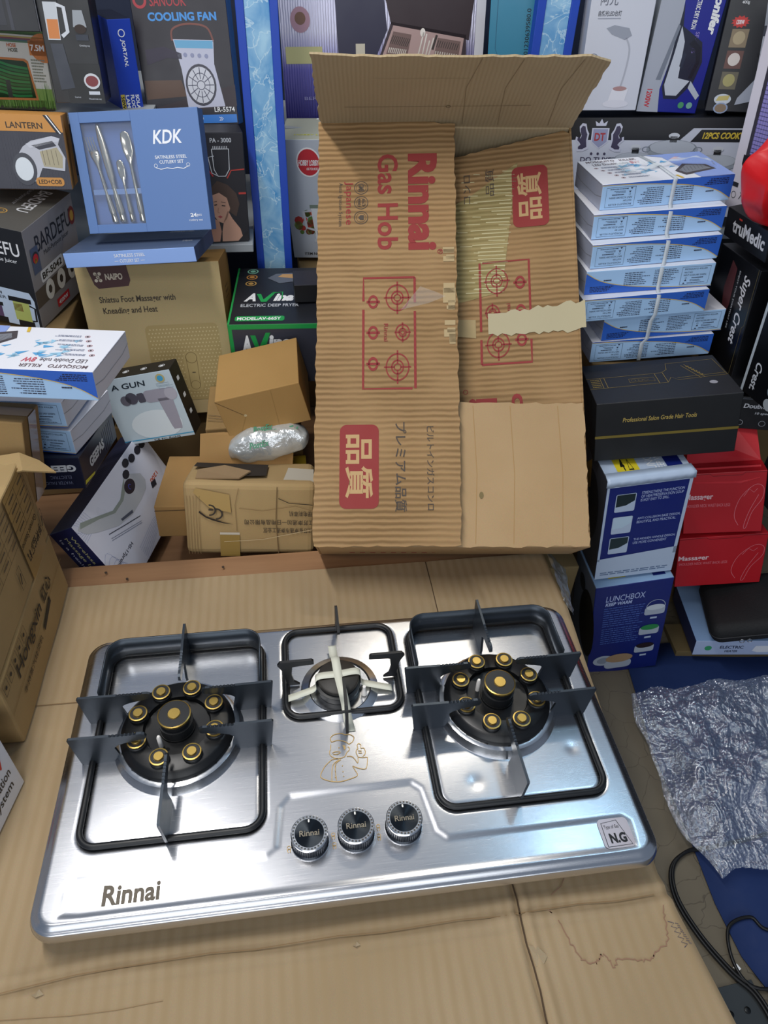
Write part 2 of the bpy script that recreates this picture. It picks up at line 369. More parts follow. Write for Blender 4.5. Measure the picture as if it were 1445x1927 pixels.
fc.name('crease_line'); fc.line([(-.3+.05*i, -.0185-.012*max(0, .1-(-.3+.05*i))/.15+.0015*math.sin(i*2.1)) for i in range(22)], .0011, M('8d7250', .9)); fc.line([(-.15+.05*i, -.058+.004*math.sin(i)) for i in range(7)], .0007, M('957a58', .9)); fc.name('tide_line'); fc.line([(.645, .018), (.636, .006), (.622, -.002), (.610, -.008)], .0009, M('93705a', .85)); fc.done()
mobj('torn_paper', [(.575, -.055, .0012), (.585, -.058, .003), (.594, -.069, .002), (.588, -.076, .0025), (.578, -.078, .0012), (.580, -.066, .0035)], [(0, 5, 1), (1, 5, 2), (2, 5, 3), (3, 5, 4), (0, 4, 5)], kraft('b5a182', None, 'X', 0), sheet)
for x, y, s in ((.01, -.036, .006), (.37, -.03, .004)):
    mobj('torn_paper', [(x-s, y, .002), (x, y-s*.6, .004), (x+s*1.4, y-s*.2, .003), (x+s*.4, y+s*.7, .0045), (x-s*.3, y+s*.2, .002)], [(0, 1, 4), (1, 2, 3), (1, 3, 4)], kraft('b5a182', None, 'X', 0), sheet)

# ------------------------------------------------------------------ gas hob
HB = .045
hob = empty('gas_hob', Matrix.Translation((0, 0, 0)))
tag(hob, 'brushed stainless steel three-burner gas hob lying on the cardboard sheet', 'gas hob')
def steel(name, base, rough, an=.6, scr=.10, axis=(3, 420, 3)):
    m = bpy.data.materials.new(name); m.use_nodes = True; nt = m.node_tree; b = nt.nodes['Principled BSDF']; N = nt.nodes.new; K = nt.links.new
    b.inputs['Base Color'].default_value = base; b.inputs['Metallic'].default_value = 1; b.inputs['Roughness'].default_value = rough
    tc = N('ShaderNodeTexCoord'); mp = N('ShaderNodeMapping'); mp.inputs['Scale'].default_value = axis; K(tc.outputs['Object'], mp.inputs[0])
    n = N('ShaderNodeTexNoise'); n.inputs['Scale'].default_value = 6; n.inputs['Detail'].default_value = 4; K(mp.outputs[0], n.inputs['Vector'])
    mr = N('ShaderNodeMapRange'); mr.inputs[3].default_value = rough-.05; mr.inputs[4].default_value = rough+.06; K(n.outputs['Fac'], mr.inputs[0]); K(mr.outputs[0], b.inputs['Roughness'])
    bp = N('ShaderNodeBump'); bp.inputs['Strength'].default_value = scr; bp.inputs['Distance'].default_value = .0006; K(n.outputs['Fac'], bp.inputs['Height']); K(bp.outputs[0], b.inputs['Normal'])
    return m
STEEL = steel('brushed_steel', (.60, .61, .64, 1), .25, scr=.03)
BRIGHT = steel('bright_steel', (.74, .75, .77, 1), .2, scr=.04, axis=(40, 40, 40))
BLK = M('15171a', .42); BLKG = M('0b0c0e', .38); GUN = M('434a52', .36, .75); BRASS = M('b99c55', .33, .9); CER = M('eeeae4', .3)
HW, HD, RAD = .76, .4254, .032
def sdf_rr(x, y, x0, y0, x1, y1, r):
    cx, cy = (x0+x1)/2, (y0+y1)/2; qx = abs(x-cx)-(x1-x0)/2+r; qy = abs(y-cy)-(y1-y0)/2+r
    return math.hypot(max(qx, 0), max(qy, 0))+min(max(qx, qy), 0)-r
def sm(t): t = max(0, min(1, t)); return t*t*(3-2*t)
EMB = [(.036, .021), (.0365, .050), (.046, .0615), (.270, .0612), (.283, .070), (.2885, .122), (.300, .1345), (.460, .1355), (.472, .125), (.482, .068), (.494, .057), (.722, .0575), (.730, .050), (.7265, .021), (.70, .0185), (.06, .0185)]
def sdf_poly(x, y, P):
    d = 9; ins = False; j = len(P)-1
    for i in range(len(P)):
        d = min(d, seg(x, y, P[i], P[j]))
        if (P[i][1] > y) != (P[j][1] > y) and x < (P[j][0]-P[i][0])*(y-P[i][1])/(P[j][1]-P[i][1])+P[i][0]: ins = not ins
        j = i
    return -d if ins else d
WELLS = [(.043, .095, .266, .388, .022), (.3005, .249, .467, .404, .022), (.493, .093, .717, .390, .022)]
BC = [(.1537, .2385), (.379, .301), (.601, .240)]
def hob_z(x, y):
    d = -sdf_rr(x, y, 0, 0, HW, HD, RAD)
    z = HB+.009*sm(d/.0035) if d < .0035 else HB+.009+.0065*sm((d-.0035)/.0115)
    if y < .15: z -= .0014*sm(.5-sdf_poly(x, y, EMB)/.009) if True else 0
    for w in WELLS:
        g = abs(sdf_rr(x, y, *w)); z -= .0018*sm(1-g/.008)
    z -= .0008*math.exp(-((x-.545)**2+(y-.125)**2)/.00008)+.0006*math.exp(-((x-.69)**2+(y-.16)**2)/.00006)
    return z+.00025*noise.noise((x*9, y*9, 1))
nx, ny = 300, 170; V = []
def spread(n):   # denser near the rim
    t = [0, .0012, .0026, .0038, .0055, .0075, .0095, .0115, .0135, .0155]; return t
xs = spread(0)+[.0155+(HW-.031)*i/nx for i in range(1, nx)]+[HW-t for t in reversed(spread(0))]
ys = spread(0)+[.0155+(HD-.031)*i/ny for i in range(1, ny)]+[HD-t for t in reversed(spread(0))]
for y in ys:
    for x in xs:
        X, Y = x, y
        cx = min(max(x, RAD), HW-RAD); cy = min(max(y, RAD), HD-RAD); dx, dy = x-cx, y-cy; L = math.hypot(dx, dy)
        if dx and dy:      # square corner -> round corner
            k = max(abs(dx), abs(dy))/L; X, Y = cx+dx*k, cy+dy*k
        V.append((X, Y, hob_z(X, Y)))
n1 = len(xs); F = [(j*n1+i, j*n1+i+1, (j+1)*n1+i+1, (j+1)*n1+i) for j in range(len(ys)-1) for i in range(n1-1)]
# skirt
rim = [i for i in range(n1)]+[j*n1+n1-1 for j in range(1, len(ys))]+[(len(ys)-1)*n1+i for i in range(n1-2, -1, -1)]+[j*n1 for j in range(len(ys)-2, 0, -1)]
b0 = len(V)
for i in rim: V.append((V[i][0], V[i][1], HB-.003))
F += [(rim[(k+1) % len(rim)], rim[k], b0+k, b0+(k+1) % len(rim)) for k in range(len(rim))]
mobj('top_plate', V, F, STEEL, hob, smooth=True)
boxobj('burner_casing', (.66, .35, HB-.004), M('8f9296', .5, .8), parent=hob, off=(.38, .215, (HB-.004)/2+.0015), bev=.004)
TOP = HB+.0155
# ---- burners
def finger_shape(L=.098, blk=.060, H=.058, small=False):
    if small:
        P = [(0, H-.009), (-.0, H-.003), (.003, H), (.030, H), (.048, H), (.052, H-.006), (.045, H-.02), (.040, .004), (.022, .004), (.030, .012), (.033, .028), (.031, H-.012), (.026, H-.011)]
        return P
    P = [(.003, H-.012), (0, H-.007), (.002, H-.002), (.006, H)]
    for i in range(7):
        x = .012+i*.005; P += [(x, H), (x+.0022, H-.0016), (x+.0044, H)]
    P += [(L-.002, H+.001), (L, H-.001), (L-.006, .002), (L-.008, 0), (L-blk+.002, 0), (L-blk, .003), (L-blk+.006, H*.55), (L-blk+.001, H*.64), (L-blk-.008, H*.70)]
    return P
def finger(parent, tip, direction, shape, t=.0035, mat=None):
    dx, dy = direction; fr = Matrix(((dx, 0, -dy, tip[0]), (dy, 0, dx, tip[1]), (0, 1, 0, TOP), (0, 0, 0, 1)))
    fr = fr @ Matrix.Translation((0, 0, -t/2)); n = len(shape)
    V = [fr @ Vector((x, y, 0)) for x, y in shape]+[fr @ Vector((x, y, t)) for x, y in shape]
    F = [tuple(range(n)), tuple(range(2*n-1, n-1, -1))]+[((i+1) % n, i, n+i, n+(i+1) % n) for i in range(n)]
    return mobj('support_finger', V, F, mat or GUN, parent)
def big_burner(ci, wi):
    cx, cy = BC[ci]; w = WELLS[wi]
    gr = sweep('pan_support', [(x, y, TOP+.0035) for x, y in rr_outline(*w)], .0042, BLK, hob, 8, closed=True)
    # wind guard: upright strip round the rear half
    o = [p for p in rr_outline(w[0]+.001, w[1], w[2]-.001, w[3]-.002, .024, 8)]
    pts = [(w[2]-.001, cy+.055)]+[p for p in o[:18]]+[(w[0]+.001, cy+.055)]
    V = []; F = []
    for x, y in pts: V += [(x, y, TOP+.001), (x, y, TOP+.041)]
    for i in range(len(pts)-1): F.append((2*i, 2*i+1, 2*i+3, 2*i+2))
    wg = mobj('wind_guard', V, F, GUN, gr, smooth=False)
    for p in wg.data.polygons: p.use_smooth = True
    md = wg.modifiers.new('thick', 'SOLIDIFY'); md.thickness = .0022; md.offset = 0
    S1 = finger_shape()
    for s in (-1, 1):
        for dy in (-.031, .031): finger(gr, (cx+s*.033*1.0, cy+.004+dy), (s, 0), S1)
    finger(gr, (cx+.002, cy+.056), (0, 1), S1); finger(gr, (cx-.004, cy-.056), (0, -1), S1)
    bu = lathe('burner', [(.076, TOP), (.076, TOP+.019), (.0745, TOP+.021), (.070, TOP+.026), (.067, TOP+.028), (.045, TOP+.0285), (.043, TOP+.022), (.024, TOP+.021), (.0235, TOP+.024)], BLKG, hob, 48, (cx, cy, 0))
    lathe('collar', [(.087, TOP-.001), (.0875, TOP+.001), (.082, TOP+.012), (.078, TOP+.0135)], BRIGHT, bu, 48, (cx, cy, 0))
    for k in range(8):
        a = math.radians(22.5+45*k+(4 if ci == 0 else -1)); 
        a2 = math.radians(45*k+10); V = []
        for t in (-12, 12):
            for r, z in ((.0768, TOP+.006), (.0768, TOP+.016)):
                q = a2+math.radians(t); V.append((cx+r*math.cos(q), cy+r*math.sin(q), z))
        mobj('air_slot', V, [(0, 2, 3, 1)], M('050506', .6), bu)
        x, y = cx+.0545*math.cos(a), cy+.0545*math.sin(a); z0 = TOP+.027
        lathe('nozzle', [(.0128, z0), (.0128, z0+.006), (.0118, z0+.007), (.0118, z0+.0094), (.0123, z0+.0096), (.0123, z0+.0112), (.0106, z0+.0114), (.0105, z0+.0108), (.0066, z0+.0108), (.0064, z0+.0108), (.0064, z0+.0132), (.006, z0+.0136)], None, bu, 20, (x, y, 0), mats=[BLK, BRASS], fm=[0, 0, 0, 1, 1, 1, 0, 0, 1, 1, 1, 1])
        if k % 4 == 1: lathe('air_hole', [(.0032, TOP+.0216), (.003, TOP+.0218)], M('020203', .9), bu, 12, (cx+.034*math.cos(a), cy+.034*math.sin(a), 0))
    z0 = TOP+.021
    lathe('centre_cap', [(.0225, z0), (.0225, z0+.018), (.0185, z0+.0185), (.0185, z0+.024), (.0213, z0+.025), (.0213, z0+.0295), (.0219, z0+.0297), (.0219, z0+.0326), (.0204, z0+.0333), (.0202, z0+.0330), (.0084, z0+.0331), (.0082, z0+.0331), (.0082, z0+.0345), (.0078, z0+.0349)], None, bu, 32, (cx, cy, 0), mats=[BLK, BRASS], fm=[0, 0, 0, 0, 0, 1, 1, 1, 0, 0, 1, 1, 1, 1])
    ex = (-.019, -.027) if ci == 0 else (-.026, .013)
    lathe('igniter', [(.003, TOP+.02), (.003, TOP+.043), (.0018, TOP+.046)], CER, bu, 12, (cx+ex[0], cy+ex[1], 0))
big_burner(0, 0); big_burner(2, 2)
# ---- small centre burner
cx, cy = BC[1]; w = WELLS[1]
gr = sweep('pan_support', [(x, y, TOP+.0035) for x, y in rr_outline(*w)], .0042, BLK, hob, 8, closed=True)
S2 = finger_shape(small=True)
for d, r in (((-1, 0), .040), ((1, 0), .040), ((0, 1), .050), ((0, -1), .030)):
    finger(gr, (cx+d[0]*r+.004, cy+d[1]*r+.004), d, S2 if d[0] else [(0, .047), (0, .052), (.004, .055), (.050, .055), (.056, .050), (.058, .0), (.046, 0), (.042, .012), (.036, .040)], .004, BLK)
bu = lathe('burner', [(.031, TOP+.004), (.031, TOP+.014), (.033, TOP+.016), (.033, TOP+.019), (.029, TOP+.020), (.029, TOP+.024)], BLK, hob, 36, (cx-.002, cy-.008, 0))
lathe('collar', [(.057, TOP-.001), (.057, TOP+.001), (.046, TOP+.006), (.044, TOP+.004), (.02, TOP+.003)], BRIGHT, bu, 44, (cx, cy-.008, 0))
lathe('burner_cap', [(.030, TOP+.024), (.030, TOP+.029), (.028, TOP+.0305)], M('2b2722', .5), bu, 36, (cx-.002, cy-.008, 0))
lathe('igniter', [(.0042, TOP+.006), (.0042, TOP+.012), (.0026, TOP+.014), (.0024, TOP+.024)], CER, bu, 12, (cx+.034, cy-.026, 0))
TAPE = M('dcdccb', .55)
def ribbon(name, pts, wd, ax, mat, parent):
    V = []; F = []
    for p in catmull(pts, 5):
        V += [p-Vector(ax)*wd/2, p+Vector(ax)*wd/2]
    n = len(V)//2; F = [(2*i, 2*i+1, 2*i+3, 2*i+2) for i in range(n-1)]
    o = mobj(name, V, F, mat, parent, smooth=True); md = o.modifiers.new('thick', 'SOLIDIFY'); md.thickness = .0003; return o
zc = TOP+.0315; bx, by = cx-.002, cy-.008
ribbon('masking_tape', [(bx-.074, by-.014, TOP+.006), (bx-.058, by-.012, TOP+.010), (bx-.034, by-.004, TOP+.012), (bx-.031, by, zc), (bx, by+.002, zc+.0006), (bx+.030, by+.004, zc), (bx+.034, by+.0, TOP+.012), (bx+.05, by-.004, TOP+.008), (bx+.078, by-.010, TOP+.004)], .0115, (0, 1, 0), TAPE, bu)
ribbon('masking_tape', [(bx-.004, by+.072, TOP+.010), (bx-.003, by+.05, TOP+.012), (bx-.002, by+.031, zc), (bx, by, zc+.001), (bx+.004, by-.030, zc), (bx+.007, by-.036, TOP+.012), (bx+.009, by-.055, TOP+.003), (bx+.012, by-.074, TOP+.001)], .0125, (1, 0, 0), TAPE, bu)
# ---- knobs
for kx, ky in ((.3235, .0722), (.3808, .0752), (.4410, .0776)):
    z0 = TOP-.003
    kb = lathe('control_knob', [(.0232, z0), (.0232, z0+.004), (.0212, z0+.006), (.0216, z0+.021), (.0220, z0+.023)], M('3c4046', .35, .9), hob, 48, (kx, ky, 0))
    for i in range(48):
        pass
    lathe('knob_collar', [(.0235, z0+.0005), (.0238, z0+.0015), (.0232, z0+.0035)], BRIGHT, kb, 40, (kx, ky, 0))
    lathe('chrome_rim', [(.0221, z0+.0215), (.0226, z0+.025), (.0215, z0+.0262), (.0178, z0+.0262), (.0176, z0+.0255)], BRIGHT, kb, 48, (kx, ky, 0))
    dm = bpy.data.materials.get('turned_black')
    if dm is None:
        dm = bpy.data.materials.new('turned_black'); dm.use_nodes = True; b = dm.node_tree.nodes['Principled BSDF']; b.inputs['Base Color'].default_value = (.035, .042, .05, 1); b.inputs['Metallic'].default_value = .9; b.inputs['Roughness'].default_value = .22; b.inputs['Anisotropic'].default_value = .9
        tg = dm.node_tree.nodes.new('ShaderNodeTangent'); tg.direction_type = 'RADIAL'; tg.axis = 'Z'; dm.node_tree.links.new(tg.outputs[0], b.inputs['Tangent'])
    dv = [(0, 0, z0+.0263)]+[(.0177*math.cos(a*math.pi/20), .0177*math.sin(a*math.pi/20), z0+.0258) for a in range(40)]
    dc = mobj('knob_face', [(x, y, z) for x, y, z in dv], [(0, 1+i, 1+(i+1) % 40) for i in range(40)], dm, kb, smooth=True); dc.location = (kx, ky, 0)
    V = []; F = []
    for i in range(48):
        a = 2*math.pi*i/48; b_ = len(V); r0, r1 = .0213, .0222
        for da, rr in ((-.035, r0), (0, r1), (.035, r0)):
            for z in (z0+.0065, z0+.0205): V.append((kx+rr*math.cos(a+da), ky+rr*math.sin(a+da), z))
        F += [(b_, b_+2, b_+3, b_+1), (b_+2, b_+4, b_+5, b_+3)]
    kn = mobj('knurling', V, F, M('565b62', .3, .9), kb); kn['kind'] = 'stuff'
    V = []; F = []
    for i in range(30):
        a = 2*math.pi*i/30; b_ = len(V); q = Vector((kx+.0198*math.cos(a), ky+.0198*math.sin(a), z0+.0263)); s = .0011
        V += [q+Vector((s*x, s*y, .0005 if (x, y) == (0, 0) else 0)) for x, y in ((-1, -1), (1, -1), (1, 1), (-1, 1), (0, 0))]
        F += [(b_, b_+1, b_+4), (b_+1, b_+2, b_+4), (b_+2, b_+3, b_+4), (b_+3, b_, b_+4)]
    cr = mobj('rim_studs', V, F, M('b8b4a8', .2, 1.0), kb); cr['kind'] = 'stuff'
    fk = Face(kb, (1, 1, 1), frame=((kx-.02, ky-.02, z0+.0263), (1, 0, 0), (0, 1, 0), .04, .04), eps=.0005).name('brand_lettering')
    fk.text('Rinnai', .20, .40, .80, .58, M('8a8272', .5, .4), .01); fk.rrect(.475, .82, .525, .92, .0008, M('f2f0ea', .4)); fk.done()
# ---- engraved marks
ENG = M('5c554b', .5, .5); GOLDL = M('c2a36c', .45, .5)
fe = Face(hob, (1, 1, 1), frame=((0, 0, TOP-.0014), (1, 0, 0), (0, 1, 0), 1, 1), eps=.0006).name('brand_engraving')
fe.text('Rinnai', .0822, .0262, .1470, .0490, ENG, .03); fe.ring(.1512, .0455, .0016, .0004, ENG); fe.done()
fe = Face(hob, (1, 1, 1), frame=((0, 0, TOP+.0004), (1, 0, 0), (0, 1, 0), 1, 1), eps=.0004).name('chef_engraving')
def PX(pts):   # drawing units -> hob plane
    return [(.342+(x-470)/345*.0655, .146+(528-y)/380*.072) for x, y in pts]
lw = .0010
for c in ([(555, 355), (505, 400), (470, 465), (490, 495), (545, 520)], [(545, 520), (600, 527), (660, 518), (725, 495), (712, 450), (700, 420)], [(700, 420), (750, 445), (790, 450), (805, 410), (812, 362)], [(812, 362), (780, 362), (745, 355)], [(745, 355), (738, 400), (722, 370), (700, 345), (665, 340)],
          [(745, 350), (735, 320), (740, 295), (750, 290), (748, 260), (760, 248), (775, 260), (772, 285), (795, 290), (800, 330), (780, 352)], [(555, 355), (580, 350), (600, 352)], [(558, 235), (555, 270), (545, 290), (550, 320), (580, 345), (610, 350), (650, 340), (668, 310), (685, 295), (690, 275), (678, 265)],
          [(565, 302), (590, 294), (622, 302), (600, 316), (570, 312)], [(565, 215), (610, 205), (660, 220), (690, 245)], [(565, 215), (560, 180), (590, 155), (640, 150), (670, 165), (700, 165), (730, 190), (720, 225), (690, 245)], [(610, 360), (560, 400), (545, 515)], [(622, 360), (578, 400), (578, 515)], [(750, 305), (775, 310)], [(752, 322), (778, 326)]):
    fe.line(PX([(p.x, p.y) for p in catmull([(a, b, 0) for a, b in c], 4)]), lw, GOLDL)
for a, b in ((580, 410), (575, 450), (572, 490), (628, 410), (628, 455), (630, 490)): fe.ell(*PX([(a, b)])[0], .0008, GOLDL, n=8)
fe.ell(*PX([(615, 265)])[0], .0009, GOLDL, n=8); fe.poly(PX([(640, 250), (660, 252), (664, 275), (650, 290), (648, 265)]), GOLDL); fe.done()
fe = Face(hob, (1, 1, 1), frame=((0, 0, TOP-.0014), (1, 0, 0), (0, 1, 0), 1, 1), eps=.0006).name('flame_marks')
for x, y in ((.3525, .078), (.3530, .066), (.4095, .082), (.4090, .070), (.2975, .068)):
    fe.ring(x, y, .0022, .0006, GOLDL); fe.line([(x-.001, y-.006), (x-.002, y-.003), (x, y-.001)], .0008, GOLDL); fe.line([(x+.001, y-.006), (x+.002, y-.003), (x, y-.001)], .0008, GOLDL)
fe.done()
# gas type sticker
st = Face(hob, (1, 1, 1), frame=((.6868, .0195, TOP-.0014), (1, 0, 0), (0, 1, 0), .040, .0375), eps=.0009).name('gas_type_sticker')
st.rrect(0, 0, 1, 1, .006, M('b9adb0', .3, .3)); st.up().name('sticker_print'); BK = M('15161a', .5)
st.line([(.10, .06), (.12, .86), (.64, .92), (.90, .08), (.10, .06)], .0009, BK); st.text('Type of Gas', .17, .62, .66, .78, BK, .01); st.text('N.G', .24, .16, .78, .50, BK, .05); st.done()
BX = {
'hair':([1.0182, 0.7422, 0.2299],[-11.51, -6.51, -9.19],[0.25, 0.1746, 0.1171]),
'mosqR1':([1.0428, 1.0301, 0.5556],[-2.0, 0.0, -4.5],[0.245, 0.153, 0.045]),
'mosqL1':([-0.0526, 0.6954, 0.3983],[-8.28, -4.37, 0.47],[0.245, 0.1529, 0.0451]),
'geepas':([-0.0829, 0.8155, 0.1541],[-3.9, -9.47, -1.3],[0.1128, 0.212, 0.0607]),
'gun':([0.045, 0.982, 0.1411],[-10.3, -4.49, -13.21],[0.1555, 0.0515, 0.1499]),
'hs17':([-0.0194, 0.8346, -0.0229],[76.9, -26.46, 91.62],[0.1762, 0.054, 0.3268]),
'naipo':([0.0686, 1.1862, 0.1957],[-3.04, -10.01, -2.45],[0.2905, 0.15, 0.329]),
'cutflat':([0.0566, 1.1368, 0.4059],[-9.5, -5.61, -5.2],[0.2566, 0.1434, 0.0278]),
'kdk':([0.086, 1.1551, 0.5403],[-11.0, -17.33, -4.61],[0.2402, 0.0348, 0.2066]),
'fan':([0.1654, 1.4885, 0.6771],[-1.87, -10.59, -1.72],[0.1882, 0.1332, 0.245]),
'jortan':([0.0258, 1.4212, 0.6788],[27.31, 2.93, -0.1],[0.0459, 0.103, 0.166]),
'pa3000':([0.221, 1.313, 0.4742],[7.63, -0.03, 1.25],[0.0856, 0.0721, 0.2167]),
'blender':([-0.0246, 1.3037, 0.7252],[4.79, -4.99, 1.14],[0.0876, 0.1152, 0.1796]),
'hose':([-0.1719, 1.3937, 0.6753],[12.17, 0.42, 4.71],[0.1342, 0.126, 0.1265]),
'darktop':([-0.1372, 1.2826, 0.7916],[8.41, -5.51, 1.47],[0.1358, 0.1141, 0.0861]),
'lantern':([-0.1262, 1.1888, 0.5733],[7.54, -8.71, 3.32],[0.1499, 0.1123, 0.122]),
'bardefu':([-0.1939, 1.1517, 0.3972],[-16.55, 4.19, 7.28],[0.18, 0.1878, 0.2]),
'taped':([-0.1162, 0.6492, 0.2546],[-0.19, -11.84, 7.12],[0.0719, 0.0827, 0.1485]),
'mailer':([0.2814, 0.9342, 0.1957],[-0.76, 2.91, -12.9],[0.165, 0.1663, 0.0904]),
'avinas':([0.341, 1.1642, 0.2212],[-4.45, 3.88, -1.31],[0.2318, 0.2516, 0.1402]),
'hobby':([0.4666, 1.5065, 0.4018],[-10.65, 9.14, -2.68],[0.2065, 0.1198, 0.29]),
'purple':([0.5961, 1.625, 0.671],[-3.41, -4.73, -1.55],[0.4611, 0.1248, 0.2515]),
'teal':([0.8681, 1.4636, 0.6993],[-15.6, -1.99, -3.08],[0.1089, 0.102, 0.2318]),
'ledlamp':([1.035, 1.3227, 0.73],[-13.24, 2.12, -2.93],[0.1224, 0.0985, 0.2071]),
'iron':([1.1629, 1.2989, 0.733],[-13.97, 2.35, -0.67],[0.1209, 0.0975, 0.2102]),
'grinder':([1.2839, 1.2456, 0.7408],[-27.21, -2.66, -3.24],[0.1028, 0.095, 0.2085]),
'cook':([1.1936, 1.3379, 0.5195],[-22.81, -1.7, -4.7],[0.3989, 0.2266, 0.1942]),
'lunch1':([1.0374, 0.6637, -0.2519],[-2.79, 0.03, -8.68],[0.1623, 0.13, 0.2996]),
'lunch2':([0.9972, 0.68, 0.0336],[-2.8, -0.12, -7.13],[0.1596, 0.128, 0.258]),
'red1':([1.2472, 0.7705, -0.008],[-19.09, -8.55, -13.23],[0.1557, 0.13, 0.1473]),
'red2':([1.272, 0.7564, -0.1562],[-11.04, -7.93, -9.31],[0.1855, 0.15, 0.1344]),
'mosqR2':([1.0324, 1.0061, 0.5094],[-4.0, 0.0, -4.5],[0.245, 0.153, 0.045]),
'mosqR3':([1.0293, 0.9861, 0.4632],[-2.0, 0.0, -4.5],[0.245, 0.153, 0.045]),
'mosqR4':([1.0273, 0.973, 0.417],[-4.0, 0.0, -4.5],[0.245, 0.153, 0.045]),
'mosqR5':([1.0206, 0.9566, 0.3708],[-2.0, 0.0, -4.5],[0.245, 0.153, 0.045]),
'mosqR6':([1.0772, 0.9666, 0.3246],[-2.0, 0.0, -4.5],[0.245, 0.153, 0.045]),
'mosqR7':([1.0657, 0.9612, 0.277],[-4.0, 0.0, -4.5],[0.245, 0.153, 0.045]),
'mosqL2':([-0.1508, 0.823, 0.2743],[-8.67, -3.45, -0.3],[0.245, 0.156, 0.0465]),
'mosqL3':([-0.1398, 0.831, 0.218],[-13.87, -3.65, -0.38],[0.2413, 0.1538, 0.0461]),
'rinnai':([0.6328, 0.8745, 0.3156],[-8.01, -49.61, -1.51],[0.4767, 0.13, 0.8023]),
'case':([1.3342, 0.6195, -0.234],[-16.56, -0.29, -21.39],[0.2, 0.1672, 0.0554]),
'wbbox':([1.3634, 0.6625, -0.33],[-10.67, -0.89, -5.7],[0.26, 0.1774, 0.0487]),
'tray':([1.3508, 0.6481, -0.389],[-7.17, -4.15, -2.55],[0.2925, 0.0912, 0.0222]),
'zapper':([1.2746, 1.0205, 0.6633],[-78.85, 4.52, -2.17],[0.1153, 0.0915, 0.3273]),
'trumedic':([1.2422, 0.8965, 0.5079],[-88.37, 9.07, 0.21],[0.144, 0.114, 0.0535]),
'supercrest':([1.2569, 0.8946, 0.3377],[-96.36, 3.41, -3.99],[0.1732, 0.1, 0.235]),
'doublehead':([1.2509, 0.7181, 0.3649],[-82.15, 7.11, 1.83],[0.1246, 0.093, 0.2474]),
'blackbox':([0.4085, 1.144, 0.3149],[0.69, 2.58, -0.17],[0.1074, 0.0697, 0.0389]),
'carton28':([0.1071, 0.8544, 0.0183],[-3.79, -2.72, 0.85],[0.0586, 0.2655, 0.065]),
'torn':([0.2403, 0.7404, 0.0373],[-3.03, -19.05, 2.66],[0.2294, 0.1224, 0.1634]),
'speedbox':([1.3055, 0.8324, 0.1708],[-26.86, -1.23, -8.73],[0.084, 0.104, 0.0739]),
}
# ------------------------------------------------------------------ retail boxes
def bx(key, name, label, cat, mats, group=None, bev=.0012, **kw):
    c, r, d = BX[key]
    o = boxobj(name, d, mats, mw=place(c, r), bev=bev, **kw); tag(o, label, cat, group)
    return o, d
WH = M('eef0f2', .4); BK = M('121317', .45); NV = M('16204f', .4); RED = M('c3202b', .45); GRY = M('9aa0a8', .45); GOLD = M('c8a040', .4, .3); DGR = M('33363c', .5); LG = M('c9ced6', .4)
def seam(o, d, face, t=.0008):
    """tuck-flap seam lines on an end panel"""
    f = Face(o, d, face).name('tuck_flap_seam'); m = M('8c8f96', .6)
    f.line([(.0, .55), (.22, .42), (.8, .42), (1, .55)], t, m); f.line([(.04, .97), (.96, .97)], t, m); f.done()

